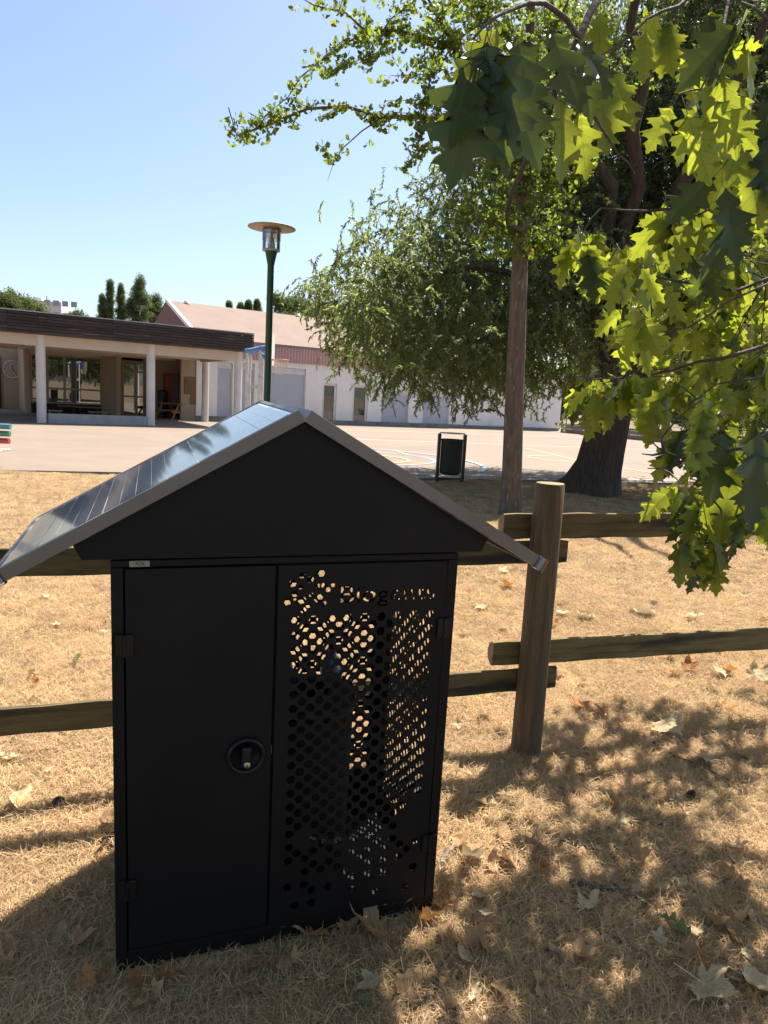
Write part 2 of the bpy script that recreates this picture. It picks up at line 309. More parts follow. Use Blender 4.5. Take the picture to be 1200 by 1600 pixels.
# paved court, a slab whose near edge is a kerb coloured dark for the shadow line there
E0, E1 = G(0, 737), G(1060, 757); ed = (E1-E0).normalized(); en = Vector((-ed.y, ed.x, 0))
A_ = E0-ed*30; B_ = E0+ed*32; C_ = B_+en*60; D_ = A_+en*60
c = MB(); zt = .03
def quadstrip(mb, poly, z):
    mb.add([(p.x, p.y, z) for p in poly], [tuple(range(len(poly)))])
q = E0+ed*17.5
cp = [A_, q, G(1230, 745), Vector((24, 22, 0)), Vector((30, 60, 0)), Vector((-60, 60, 0)), D_-ed*20]
n = len(cp); c.add([(p.x, p.y, zt) for p in cp]+[(p.x, p.y, -.05) for p in cp], [tuple(range(n))]+[(i, i+n, (i+1) % n+n, (i+1) % n) for i in range(n)])
c.build('paved_court', M['court'], kind='structure')
k = MB(); k.box(0, 47.5, -.06, .0, -.05, .035, M=Matrix.Translation(A_) @ Matrix.Rotation(math.atan2(ed.y, ed.x), 4, 'Z')); k.build('kerb', M['kerb'], kind='structure')
def ribbon(name, pts, wd, m, z):
    mb = MB(); P = [Vector((p.x, p.y, 0)) for p in pts]; L_, R2 = [], []
    for i, p in enumerate(P):
        t = (P[min(i+1, len(P)-1)]-P[max(i-1, 0)]).normalized(); nn = Vector((-t.y, t.x, 0))*wd/2; L_.append(p+nn); R2.append(p-nn)
    vs = [(p.x, p.y, z) for p in L_]+[(p.x, p.y, z) for p in R2]; n = len(P)
    mb.add(vs, [(i, n+i, n+i+1, i+1) for i in range(n-1)]); return mb.build(name, m, kind='structure')
def arc(cx, cy, r, a0, a1, n=40): return [Vector((cx+r*math.cos(R_(a0+(a1-a0)*i/n)), cy+r*math.sin(R_(a0+(a1-a0)*i/n)), 0)) for i in range(n+1)]
zl = zt+.004
for i, (pa, pb, wd) in enumerate([((430, 683), (1075, 706), .09), ((560, 740), (1062, 753), .08), ((530, 672), (1010, 688), .10)]):
    a, b = G(*pa), G(*pb); ribbon('court_line', [a, b], wd, M['white_line'], zl)
def poly(*px): return [G(*p) for p in px]
ribbon('court_line', poly((820, 702), (920, 725), (1062, 748)), .08, M['yellow_line'], zl+.004)
cc = G(885, 719.5); ribbon('court_circle', arc(cc.x, cc.y, 1.1, 100, 330), .08, M['yellow_line'], zl+.008)
c1 = G(560, 716); ribbon('court_circle', arc(c1.x, c1.y, 1.9, -60, 130), .09, M['blue_line'], zl+.004)
ribbon('court_circle', arc(c1.x+.1, c1.y-.3, 1.15, -60, 100), .09, M['yellow_line'], zl+.008)
ribbon('court_circle', arc(c1.x-1.2, c1.y-.9, 4.2, -20, 90), .10, M['blue_line'], zl+.012)
ribbon('court_mark', poly((620, 708), (637, 713)), .09, M['yellow_line'], zl+.012)
c2 = G(1050, 708); ribbon('court_circle', arc(c2.x, c2.y, .9, 0, 360), .09, M['blue_line'], zl+.016)
ribbon('court_line', poly((1030, 716), (1080, 724)), .07, M['white_line'], zl+.02)

# ------------------------------------------------------------------ dry grass
def tuft(nb, rad, lmin, lmax, lie, seed, wd=.0010):
    r = random.Random(seed); mb = MB()
    for _ in range(nb):
        a = r.uniform(0, 6.283); d = rad*math.sqrt(r.random()); x, y = d*math.cos(a), d*math.sin(a)
        L_ = r.uniform(lmin, lmax); h = r.uniform(0, 6.283); up = r.uniform(*lie)
        dx, dy = math.cos(h), math.sin(h); wv = Vector((-dy, dx, r.uniform(-.6, .6)))*wd*r.uniform(.6, 1.3)
        p0 = Vector((x, y, r.uniform(0, .008))); p1 = p0+Vector((dx*math.cos(up), dy*math.cos(up), math.sin(up)))*L_*.5
        u2 = up-r.uniform(.2, 1.1); h2 = h+r.uniform(-.7, .7)
        p2 = p1+Vector((math.cos(h2)*math.cos(u2), math.sin(h2)*math.cos(u2), math.sin(u2)))*L_*.5; p2.z = max(p2.z, .002)
        mb.add([p0-wv, p0+wv, p1+wv*.8, p1-wv*.8, p2], [(0, 1, 2, 3), (3, 2, 4)])
    return mb
t1 = [tuft(95, .075, .03, .10, (.0, .95), s).mesh('straw_tuft', M['straw']) for s in range(8)]
t2 = [tuft(110, .17, .04, .11, (.1, 1.0), s+20, .0026).mesh('straw_tuft', M['straw']) for s in range(5)]
t3 = [tuft(12, .13, .10, .22, (.0, .45), s+40, .0009).mesh('loose_straw', M['straw']) for s in range(5)]; cC = src_collection('straw_loose', t3)
def crumb(seed, m):
    r = random.Random(seed); mb = MB(); n = 6; pts = [Vector((math.cos(a)*r.uniform(.006, .014), math.sin(a)*r.uniform(.004, .010), r.uniform(-.003, .004))) for a in [6.283*i/n for i in range(n)]]
    return mb.add(pts+[Vector((0, 0, .003))], [(i, (i+1) % n, n) for i in range(n)], True).mesh('crumb', m)
cD = src_collection('leaf_crumb', [crumb(i, M[('dry_leaf', 'crumb_dark', 'crumb_dark', 'dry_leaf', 'pale_leaf', 'crumb_dark')[i]]) for i in range(6)])
cA = src_collection('straw_near', t1); cB = src_collection('straw_far', t2)
cab_mat = None
def ground_z(x, y): return hump(x, y)*(1 if y < 11.4+.33*(x+6) else 0)
def scatter_grass():
    P, Rr, S = [], [], []
    N = 26000
    yy = 1.25+(rng.random(N)**1.25)*4.6
    for y in yy:
        x = random.uniform(-.60*y-.25, .66*y+.25); P.append((x, y, ground_z(x, y)-.004)); 
        if (y < 2.75 and x > -.1 and random.random() < .38+.25*math.sin(4*x+2)*math.sin(5*y)): P.pop(); continue
        cl = math.sin(3.1*x+1.7*y)*math.sin(2.3*y-1.9*x)
        S.append(random.uniform(.6, 1.15)+.35*max(0, cl)); Rr.append((random.uniform(-.15, .15), random.uniform(-.15, .15), random.uniform(0, 6.28)))
    for k_ in range(150):   # taller straw round the post foot and along the cabinet base
        if k_ < 60: a = random.uniform(0, 6.28); x, y = .69+.10*math.cos(a), 2.93+.10*math.sin(a)
        else: t = random.uniform(-.45, .46); x, y = -.2059+t*math.cos(.3173)+.03*math.sin(.3173), 1.7424+t*math.sin(.3173)-.045-random.uniform(0, .05)
        P.append((x, y, ground_z(x, y)-.004)); S.append(random.uniform(.6, .95)); Rr.append((random.uniform(-.5, .5), random.uniform(-.5, .5), random.uniform(0, 6.28)))
    instancer('dry_grass', P, Rr, S, cA)
    P, Rr, S = [], [], []
    for _ in range(2600):
        y = 1.25+random.random()**1.3*4; x = random.uniform(-.60*y-.25, .66*y+.25); P.append((x, y, ground_z(x, y)+.004)); S.append(random.uniform(.6, 1.2)); Rr.append((random.uniform(-.1, .1), random.uniform(-.1, .1), random.uniform(0, 6.28)))
    instancer('loose_straw', P, Rr, S, cC)
    P, Rr, S = [], [], []
    for _ in range(9000):
        y = 1.25+random.random()**1.2*5; x = random.uniform(-.60*y-.25, .66*y+.25); P.append((x, y, ground_z(x, y)+.018)); S.append(random.uniform(.5, 1.4)*(1.3 if x > .1 and y < 3 else .7)); Rr.append((random.uniform(-.7, .7), random.uniform(-.7, .7), random.uniform(0, 6.28)))
    instancer('leaf_crumbs', P, Rr, S, cD)
    P, Rr, S = [], [], []
    while len(P) < 26000:
        y = 5.2+(random.random())*10.5; x = random.uniform(-.62*y-.3, .68*y+.3)
        if y > 11.36+ed.y/ed.x*(x-E0.x)+.0: continue
        P.append((x, y, ground_z(x, y)-.004)); S.append(random.uniform(.4, .85)); Rr.append((0, 0, random.uniform(0, 6.28)))
    instancer('dry_grass', P, Rr, S, cB)
scatter_grass()

# ================================================================== CABINET
CW, CD, CZ = .8628, .55, 1.1043
yaw, tx_, ty_ = .3173, .0188, -.0067
cabM = Matrix.Translation((-.2059, 1.7424, 0)) @ Matrix.Rotation(yaw, 4, 'Z') @ Matrix.Rotation(ty_, 4, 'Y') @ Matrix.Rotation(tx_, 4, 'X')
cab = empty('monitoring_cabinet', None, label='black metal cabinet with perforated right door and a roof of solar panels, before the fence', cat='cabinet', mat=cabM)
H2 = CW/2
def hexpts(cx, cz, r, a0=0): return [(cx+r*math.cos(math.pi/3*i+a0), cz+r*math.sin(math.pi/3*i+a0)) for i in range(6)]
def perforated(name, x0, x1, z0, z1, holes, th, letters=None):
    cu = bpy.data.curves.new(name, 'CURVE'); cu.dimensions = '2D'; cu.fill_mode = 'BOTH'; cu.extrude = th/2
    def sp(pts):
        s = cu.splines.new('POLY'); s.points.add(len(pts)-1)
        for p, (x, z) in zip(s.points, pts): p.co = (x, z, 0, 1)
        s.use_cyclic_u = True
    sp([(x0, z0), (x1, z0), (x1, z1), (x0, z1)])
    for h in holes: sp(h)
    if letters:
        for body, size, lx, lz in letters:
            tcu = bpy.data.curves.new('t', 'FONT'); tcu.body = body; tcu.size = size; to = bpy.data.objects.new('t', tcu); COL.objects.link(to)
            bpy.context.view_layer.update(); c2 = to.to_curve(bpy.context.evaluated_depsgraph_get())
            wmax = max(p.co.x for s in c2.splines for p in (s.bezier_points if s.type == 'BEZIER' else s.points)); fx = letters_w/wmax
            for s in c2.splines:
                if s.type != 'BEZIER': continue
                b = s.bezier_points; pl = []
                for i in range(len(b)):
                    a, d = b[i], b[(i+1) % len(b)]
                    st = 1 if (a.handle_right-a.co).length < 1e-5 and (d.handle_left-d.co).length < 1e-5 else 4
                    for kk in range(st):
                        t = kk/st; p = (1-t)**3*a.co+3*(1-t)**2*t*a.handle_right+3*(1-t)*t*t*d.handle_left+t**3*d.co; pl.append((lx+p.x*fx, lz+p.y))
                sp(pl)
            to.to_curve_clear(); bpy.data.objects.remove(to); bpy.data.curves.remove(tcu)
    ob = bpy.data.objects.new(name, cu); COL.objects.link(ob); bpy.context.view_layer.update()
    me = bpy.data.meshes.new_from_object(ob.evaluated_get(bpy.context.evaluated_depsgraph_get())); bpy.data.objects.remove(ob); bpy.data.curves.remove(cu)
    me.transform(Matrix.Rotation(math.pi/2, 4, 'X')); me.name = name
    me.materials.clear(); me.materials.append(M['cabinet'])
    me.polygons.foreach_set('use_smooth', [False]*len(me.polygons))
    return me
HX, HZ, HR = .02245, .0197, .0127
sparse = [(0,38),(2,38),(3,39),(5,39),(8,40),(11,41),(15,41),(1,41),(3,41),(16,38),(14,36),(15,35),(14,34),(12,36),(12,38),(10,38),(8,38),(7,37),(10,36),(9,35),(8,34),(6,36),(6,34),(5,35),(5,33),(4,32),(4,36),(3,35),(3,33),(2,36),(2,34),(1,33),(0,32),(0,34),(13,33),(16,34),(10,34),(11,33),(10,32),(12,34),(6,32),(8,32)]
field = [(i, j) for i in range(17) for j in range(32) if (i+j) % 2 == 0 and not (i >= 15 and j > 26) and not (i == 14 and j > 28)]
gaps = {(1, 31), (2, 30)}
holes = [hexpts(.0013+HX*i, .9400-HZ*j, HR) for i, j in field+sparse if (i, j) not in gaps and .94-HZ*j > .1]
# hexagon logo beside the lettering
lc = [(305,172,22),(212,180,15),(168,222,17),(255,203,16),(180,280,21),(145,320,19),(225,372,18),(216,315,19),(250,347,16),(300,310,26),(330,338,14),(292,240,13),(325,238,15),(348,263,14),(370,240,11),(262,288,11),(208,243,11),(180,310,11)]
s_ = 1/3.871/560
LG = [[.0368+(X-262+22)*s_*1.09-.01, 1.0181-(Y-262)*s_*1.02, r*s_*1.3] for X, Y, r in lc]
for _ in range(40):
    for i in range(len(LG)):
        for j in range(i):
            a_, b_ = LG[i], LG[j]; dd = math.hypot(a_[0]-b_[0], a_[1]-b_[1])
            if dd < a_[2]+b_[2]+.0012: a_[2] *= .98; b_[2] *= .98
logo = [hexpts(a_, b_, r, .2) for a_, b_, r in LG]
_old = [hexpts(.0368+(X-262+22)*s_*1.09-.01, 1.0181-(Y-262)*s_*1.02, r*s_*1.22, .2) for X, Y, r in lc]
letters_w = .262
dz0, dz1 = .0864, 1.0839
dl = (-H2+.031, -.049-.004); dr = (-.049+.003, H2-.031)
pd = link('perforated_door', perforated('perforated_door', dr[0], dr[1], dz0, dz1, holes+logo, .004, [('Biogents', .062, .1085, .982)]), cab); pd.location = (0, 0, 0)
ld = MB().box(dl[0], dl[1], -.002, .018, dz0, dz1).build('door', M['cabinet'], cab, bevel=.0015, label='plain left door')
# frame: header, stiles, base, feet, inner centre stop
MB().box(-H2, H2, .0, .02, dz1+.005, CZ).box(-H2+.031, H2-.031, .019, .03, dz1-.02, dz1+.005).build('header_rail', M['cabinet'], cab, bevel=.001)
for sx in (-1, 1): MB().box(min(sx*H2, sx*(H2-.027)), max(sx*H2, sx*(H2-.027)), 0, .02, .0, dz1+.003).build('door_post', M['cabinet'], cab, bevel=.001)
MB().box(-H2+.0275, H2-.0275, 0, .02, .036, dz0-.004).build('base_rail', M['cabinet'], cab, bevel=.001)
for a, b in ((-H2+.001, -H2+.125), (H2-.125, H2-.001)):
    for c_, d_ in ((.003, .10), (.42, .545)): MB().box(a, b, c_, d_, -.06, .034).build('foot', M['cabinet'], cab, bevel=.001)
MB().box(-H2+.002, H2-.002, .021, CD-.001, .04, .06).build('floor_plate', M['cab_in'], cab)
MB().box(-H2+.028, H2-.028, .0205, .03, .061, dz0+.012).build('base_stop', M['cab_in'], cab)
MB().box(-.06, -.03, .0195, .032, .1, dz1-.021).build('centre_stop', M['cab_in'], cab)
MB().box(-H2, -H2+.004, .021, CD, .061, CZ).build('side_panel', M['cabinet'], cab)
sh = [hexpts(.055+HX*i, .94-HZ*j, HR) for i in range(20) for j in range(42) if (i+j) % 2 == 0]
spm = perforated('side_panel', .021, CD, .061, CZ, sh, .004); spm.transform(Matrix.Rotation(math.pi/2, 4, 'Z')); sp_ = link('side_panel', spm, cab, label='perforated right side'); sp_.location = (H2-.002, 0, 0)
bh = [hexpts(.0013+.011+HX*i, .9460-HZ*j, HR) for i in range(17) for j in range(39) if (i+j) % 2 == 0]
bp = link('back_panel', perforated('back_panel', -H2+.005, H2-.005, .061, CZ, bh, .004), cab, label='perforated back'); bp.location = (0, CD-.002, 0)
MB().box(-.058, -.048, .10, CD-.006, .061, CZ-.02).build('partition', M['cab_in'], cab)
# hinges
def hinge(x, z, par):
    h = MB().box(x-.020, x-.0015, -.010, -.0022, z-.026, z+.026).box(x+.0015, x+.020, -.010, -.0022, z-.026, z+.026)
    h.tube([(x, -.010, z-.026), (x, -.010, z-.009)], .0045, 10).tube([(x, -.010, z-.008), (x, -.010, z+.008)], .0045, 10).tube([(x, -.010, z+.009), (x, -.010, z+.026)], .0045, 10)
    return h.build('hinge', M['rubber'], par, bevel=.001)
for z in (.903, .262): hinge(-H2+.029, z, ld); hinge(H2-.029, z, pd)
# rosette handle
hr_ = MB()
def ring_y(mb, x, z, prof, n=40, m=0):
    vs = [(x+r*math.cos(2*math.pi*j/n), y, z+r*math.sin(2*math.pi*j/n)) for r, y in prof for j in range(n)]
    return mb.add(vs, [(i*n+j, i*n+(j+1) % n, (i+1)*n+(j+1) % n, (i+1)*n+j) for i in range(len(prof)-1) for j in range(n)], True, m)
kx, kz = -.1162, .5905
ring_y(hr_, kx, kz, [(.0001, -.004), (.036, -.004), (.037, -.008), (.042, -.014), (.046, -.014), (.049, -.009), (.0495, -.0021)])
hr_.build('handle_rosette', M['rubber'], ld)
hk = MB().box(kx-.0125, kx+.0125, -.020, -.0045, kz-.030, kz+.028); hk.build('turn_handle', M['rubber'], ld, bevel=.006)
kc = MB(); ring_y(kc, kx+.001, kz-.018, [(.0001, -.0235), (.0072, -.0235), (.0085, -.022), (.0085, -.0195)], 20); kc.build('key_cylinder', M['brass'], ld)
MB().box(kx, kx+.002, -.0245, -.0236, kz-.022, kz-.014).build('keyhole', M['ink'], ld)
MB().box(-.0515, -.0505, .0005, .012, .585, .607).build('latch', M['alu'], ld)
MB().box(-.3905, -.346, -.0012, -.0002, 1.0895, 1.1035).build('number_plate', M['tagplate'], cab)
def text(body, size, loc, m, par, name='lettering', ext=.0003):
    cu = bpy.data.curves.new(name, 'FONT'); cu.body = body; cu.size = size; cu.extrude = ext; cu.align_x = 'CENTER'; cu.resolution_u = 3
    o = bpy.data.objects.new(name, cu); COL.objects.link(o); bpy.context.view_layer.update()
    me = bpy.data.meshes.new_from_object(o.evaluated_get(bpy.context.evaluated_depsgraph_get())); bpy.data.objects.remove(o); bpy.data.curves.remove(cu)
    me.transform(Matrix.Translation(loc) @ Matrix.Rotation(math.pi/2, 4, 'X')); me.materials.clear(); me.materials.append(m)
    return link(name, me, par)
text('426', .014, (-.368, -.0016, 1.0925), M['ink'], cab)
# gable with folded lower edge
gw1, z1, gw2, z2, zap = .5083, 1.1454, .4909, 1.1109, 1.4361
gp = [(-gw2, z2), (gw2, z2), (gw1, z1), (0, zap), (-gw1, z1)]
MB().prism(gp, -.012, -.009).build('gable', M['cabinet'], cab)
MB().prism([(x*.995, z if z < 1.2 else z-.004) for x, z in gp], CD+.02, CD+.023).build('gable', M['cabinet'], cab)
MB().box(-gw2+.003, gw2-.003, -.0085, CD+.019, z2+.001, z2+.003).build('soffit', M['cabinet'], cab)
# panels
th_, tt, Ln, PD, ov = .5176, .0308, .7534, .62, .0229
y0p = -.012-ov
for sg in (1, -1):
    X = Vector((sg*math.cos(th_), 0, -math.sin(th_))); Zv = Vector((sg*math.sin(th_), 0, math.cos(th_))); Yv = Vector((0, 1, 0))
    PM = Matrix((X, Yv, Zv)).transposed().to_4x4(); PM = Matrix.Translation((0, y0p, zap+.0015)) @ PM
    sp = MB().box(0, Ln, 0, .014, 0, tt, PM).box(0, Ln, PD-.014, PD, 0, tt, PM).box(0, .012, .0145, PD-.0145, 0, tt, PM).box(Ln-.012, Ln, .0145, PD-.0145, 0, tt, PM)
    sp.box(.012, Ln-.012, .0145, .03, 0, .0015, PM)
    p_ = sp.build('solar_panel', M['alu'], cab, bevel=.0008, label='left solar panel reflecting the sky' if sg < 0 else 'right solar panel seen edge-on')
    MB().box(.0125, Ln-.0125, .0145, PD-.0145, tt-.006, tt-.0025, PM).build('backsheet', M['backsheet'], p_)
    nxc, nyc = 9, 4; x0, x1_, ya, yb = .020, Ln-.020, .030, PD-.030; cw_ = (x1_-x0)/nxc; ch = (yb-ya)/nyc
    me = None
    for i in range(nxc):
        for j in range(nyc):
            gapx = .002 if i % 3 else .005
            b = MB().box(x0+i*cw_+gapx/2, x0+(i+1)*cw_-.001, ya+j*ch+.0006, ya+(j+1)*ch-.0006, tt-.0022, tt-.0016, PM); b.build('solar_cell', M['cell'], p_)
            # fine silver busbars across each cell
        bb = MB()
        for kx_ in (.5,): bb.box(x0+(i+kx_)*cw_-.0003, x0+(i+kx_)*cw_+.0003, ya, yb, tt-.0015, tt-.0012, PM)
        bb.build('busbar', M['backsheet'], p_)
    cl = MB().tube([PM @ Vector((Ln-.002, .004, -.004)), PM @ Vector((Ln-.002, .004, tt+.0015))], .016, 16); cl.build('corner_cover', M['clear'], p_)
# things inside
def inside(name, label, cat): return empty(name, None, label=label, cat=cat, mat=cabM @ Matrix.Translation((0, 0, .061)))
tr = inside('insect_trap', 'round black fabric insect trap standing inside behind the perforated door', 'insect trap')
MB().lathe([(0.001, 0), (.12, .0), (.125, .02), (.13, .50), (.133, .56), (.12, .575), (.06, .58), (.05, .53), (0.001, .53)], 32, (.10, .25)).build('trap_body', M['trap_fabric'], tr)
MB().lathe([(.134, .535), (.139, .54), (.139, .56), (.134, .565)], 32, (.10, .25)).build('rim', M['rubber'], tr)
text('Biogents', .028, (.165, .1045, .17), M['print_white'], tr, ext=.0005)
bx = MB(); [bx.prism(hexpts(.085+dx, .185+dz, .006), .104, .1045) for dx, dz in ((0, .010), (-.011, .003), (.011, .003), (-.007, -.008), (.007, -.008))]; bx.build('emblem', M['print_white'], tr)
for (x, y, h, r, lb) in ((.045, .44, .62, .040, 'slim grey-blue gas bottle inside the cabinet, left one behind the perforated door'), (.215, .455, .60, .036, 'slim grey-blue gas bottle inside the cabinet, right one behind the perforated door')):
    b = inside('gas_bottle', lb, 'bottle'); MB().lathe([(.001, 0), (r, 0), (r, h-.05), (r*.8, h-.02), (r*.4, h), (r*.3, h+.02), (.001, h+.02)], 20, (x, y)).build('bottle_body', M['bottle'], b)
    MB().cyl(x, y, h+.021, h+.045, r*.35).build('valve', M['rubber'], b)
hose = MB().tube([(.045, .44, .66), (.06, .40, .72), (.11, .33, .70), (.10, .27, .60)], .006, 8); o = hose.build('hose', M['rubber']); tag(o, 'thin black hose running from the gas bottle to the trap inside the cabinet', 'hose'); o.matrix_world = cabM @ Matrix.Translation((0, 0, .061))
for k_, (x, y) in enumerate(((.12, .09), (.26, .12), (.33, .08))):
    pass

# ================================================================== FENCE
fz = empty('wooden_fence', (.66, 2.93, 0), label='low brown timber post-and-rail fence running behind the cabinet', cat='fence')
fdir = Vector((math.cos(R_(19)), math.sin(R_(19)), 0)); fn = Vector((-fdir.y, fdir.x, 0))
def post(bx_, by, h, lean=(0, 0), r=.062, name='post'):
    pb = MB(); n = 28; pts = []; rr = [r*(1+.05*math.sin(3*a)+.02*random.uniform(-1, 1)) for a in [2*math.pi*i/n for i in range(n)]]
    zs = [-.1, .0, .2, .4, .6, .8, 1.0, h-.008, h]; vs = []
    for z in zs:
        for j in range(n):
            a = 2*math.pi*j/n; q_ = rr[j]*(1.03-.05*z+.012*math.sin(9*z+j))*(.94 if z == h else 1); vs.append((q_*math.cos(a)+lean[0]*z, q_*math.sin(a)+lean[1]*z, z))
    pb.add(vs, [(i*n+j, i*n+(j+1) % n, (i+1)*n+(j+1) % n, (i+1)*n+j) for i in range(len(zs)-1) for j in range(n)], True)
    b = (len(zs)-1)*n; pb.add([vs[b+j] for j in range(n)]+[(lean[0]*h, lean[1]*h, h+.004)], [(j, (j+1) % n, n) for j in range(n)], True, 1)
    o = pb.build(name, [M['wood_post'], M['wood_end']], fz); o.location = (bx_, by, 0); return o
PB = G(825, 1187); PT = at(855, 752, 3.0); post(PB.x-.66, PB.y+.05-2.93, PT.z, ((PT.x-PB.x)/PT.z, (.0)/PT.z))
for s in (-2.35, 2.6, 5.0):
    q_ = Vector((PB.x-.66, PB.y+.05-2.93, 0))+fdir*s; post(q_.x, q_.y, 1.18)

FO = Vector((PB.x, PB.y+.05, 0))+fn*.06
bpy.context.view_layer.update()
def rail(pa, pb, fulla, fullb, tk=.05):   # flat-faced half-round rail from pixel triples (x, top, bottom), planted on the fence plane
    A0, A1 = on_plane(pa[0], pa[1], FO, fn), on_plane(pa[0], pa[2], FO, fn); B0, B1 = on_plane(pb[0], pb[1], FO, fn), on_plane(pb[0], pb[2], FO, fn)
    a = (A0+A1)/2; b = (B0+B1)/2; hh = ((A0-A1).length+(B0-B1).length)/2; d = (b-a)
    if not fullb: b = b+d.normalized()*1.2; 
    if not fulla: a = a-d.normalized()*1.2
    d = b-a; L_ = d.length; d.normalize(); up = Vector((0, 0, 1)); back = fn
    ks = max(8, int(L_/.06)); mb = MB(); prof = [(0, -.46), (.0, .46)]+[(tk*math.cos(an), .5*math.sin(an)) for an in [math.pi*.42-math.pi*.84*j/7 for j in range(8)]]
    m_ = len(prof); vs = []
    for i in range(ks+1):
        t = i/ks; e = .93 if (i == 0 or i == ks) else 1
        for y, z in prof: vs.append(a+d*(L_*(t+(0 if 0 < i < ks else (.0)))) + back*(y+random.uniform(-.0012, .0012)) + up*(z*hh*e+.0018*math.sin(17*t*L_+z*3)+random.uniform(-.0008, .0008)))
    mb.add(vs, [(i*m_+j, i*m_+(j+1) % m_, (i+1)*m_+(j+1) % m_, (i+1)*m_+j) for i in range(ks) for j in range(m_)], False)
    mb.add(vs[:m_], [tuple(range(m_-1, -1, -1))], False, 1); mb.add(vs[-m_:], [tuple(range(m_))], False, 1)
    # local frame along the rail so that the grain runs lengthways
    Mx = Matrix((d, back, d.cross(back))).transposed().to_4x4(); Mx = Matrix.Translation(a) @ Mx
    inv = Mx.inverted(); mb.v = [tuple(inv @ Vector(v)) for v in mb.v]
    o = mb.build('rail', [M['wood_rail'], M['wood_end']]); o.matrix_world = Mx; rebase(fz, o); return o
rail((787, 803, 843), (1200, 800, 838), True, False)
rail((770, 1005, 1040), (1200, 980, 1017), True, False)
rail((0, 1107, 1152), (869, 1040, 1076), False, True)
rail((0, 857, 903), (887, 843, 881), False, True)

# ================================================================== LAMP, BIN, HOOP, BENCHES
lp = at(415, 700, 12.6); lamp = empty('street_lamp', (lp.x, lp.y, 0), label='dark green street lamp with a flat round hood and clear lantern', cat='street lamp')
zt_ = at(424, 393, 12.6).z; zs_ = at(424, 352, 12.6).z
MB().lathe([(.09, 0), (.09, .35), (.062, .4), (.056, zt_-.22), (.062, zt_-.21), (.064, zt_-.19), (.105, zt_)], 20).build('pole', M['lamp_green'], lamp)
lt = MB().lathe([(.148, zt_+.005), (.15, zt_+.36)], 28).build('lantern', M['lamp_glass'], lamp)
MB().lathe([(.154, zt_+.18), (.158, zt_+.36)], 28).build('collar', M['lamp_tint'], lt)
MB().lathe([(.001, zt_), (.13, zt_), (.15, zt_+.012), (.15, zt_+.03), (.001, zt_+.03)], 28).build('lantern_base', M['lamp_grey'], lamp)
MB().lathe([(.001, zt_+.03), (.065, zt_+.03), (.06, zt_+.13), (.045, zt_+.15), (.04, zt_+.22), (.02, zt_+.24), (.025, zt_+.3), (.01, zt_+.34), (.001, zt_+.34)], 16).build('bulb_holder', M['lamp_grey'], lamp)
MB().lathe([(.001, zt_+.44), (.06, zt_+.44), (.2, zt_+.435), (.40, zt_+.385), (.402, zt_+.375), (.2, zt_+.385), (.16, zt_+.37), (.001, zt_+.37)], 36).build('lamp_shade', M['lamp_shade'], lamp)

bb_ = G(702, 753); bn = empty('litter_bin', (bb_.x, bb_.y, 0), R_(6), label='dark green oval litter bin between two black posts at the edge of the court', cat='litter bin')
for s in (-1, 1): MB().box(s*.245-.028, s*.245+.028, -.05, .05, -.05, .91).build('post', M['bin_frame'], bn, bevel=.006)
MB().box(-.215, .215, -.02, .02, .055, .085).build('crossbar', M['bin_frame'], bn)
n_ = 28; vs = []
for r, z in ((.75, .14), (.92, .16), (1, .22), (1, .78), (1.03, .79), (1.03, .815), (.97, .815), (.95, .5)):
    vs += [(.205*r*math.cos(2*math.pi*i/n_), .17*r*math.sin(2*math.pi*i/n_), z) for i in range(n_)]
MB().add(vs, [(i*n_+j, i*n_+(j+1) % n_, (i+1)*n_+(j+1) % n_, (i+1)*n_+j) for i in range(7) for j in range(n_)], True).add(vs[:n_], [tuple(range(n_))]).build('bin_body', M['bin_green'], bn)
MB().tube([(-.245, 0, .905)]+[(.235*math.cos(a), .14*math.sin(a), .925) for a in [math.pi-math.pi*i/14 for i in range(15)]]+[(.245, 0, .905)], .011, 8).tube([(-.235, 0, .93)]+[(.225*math.cos(a), -.14*math.sin(a), .925) for a in [math.pi-math.pi*i/14 for i in range(1, 14)]]+[(.235, 0, .93)], .009, 8).build('hoop', M['galv'], bn)

hy = 21.5; hb = at(410, 640, hy); hoop = empty('basketball_hoop', (hb.x, hb.y, 0), R_(2), label='white-framed basketball hoop with blue arms seen side-on behind the lamp', cat='basketball hoop')
rz = at(436, 562, hy).z
for dx, top in ((-.44, at(387, 545, hy).z), (-.07, at(405, 541, hy).z)): MB().box(dx-.035, dx+.035, -.3, -.24, 0, top).box(dx-.035, dx+.035, .24, .3, 0, top).build('upright', M['hoop_white'], hoop, bevel=.005)
MB().box(-.39, -.12, -.29, -.23, 1.58, 1.68).box(-.39, -.12, .23, .29, 1.58, 1.68).build('crossbar', M['hoop_white'], hoop)
zb_ = at(400, 548, hy).z
MB().tube([(-.5, -.26, zb_-.05), (.18, -.26, zb_+.12)], .07, 6).tube([(-.5, .26, zb_-.05), (.18, .26, zb_+.12)], .07, 6).tube([(-.1, 0, zb_-.05), (.18, 0, zb_-.35)], .05, 6).build('arm', M['hoop_blue'], hoop)
n_ = 24; vs = []
bz = at(415, 545, hy).z; hw, hh_ = .58, .46
outl = [(hw*max(-1, min(1, 1.25*math.cos(a))), hh_*max(-1, min(1.0, 1.2*math.sin(a)))) for a in [2*math.pi*i/n_ for i in range(n_)]]
vs = [(x_, y, bz+z) for x_ in (.2, .24) for y, z in outl]
MB().add(vs, [tuple(range(n_)), tuple(range(2*n_-1, n_-1, -1))]+[(i, i+n_, (i+1) % n_+n_, (i+1) % n_) for i in range(n_)]).build('backboard', M['hoop_white'], hoop)
MB().box(.14, .198, -.3, .3, bz-.45, bz-.02).build('bracket', M['hoop_blue'], hoop)
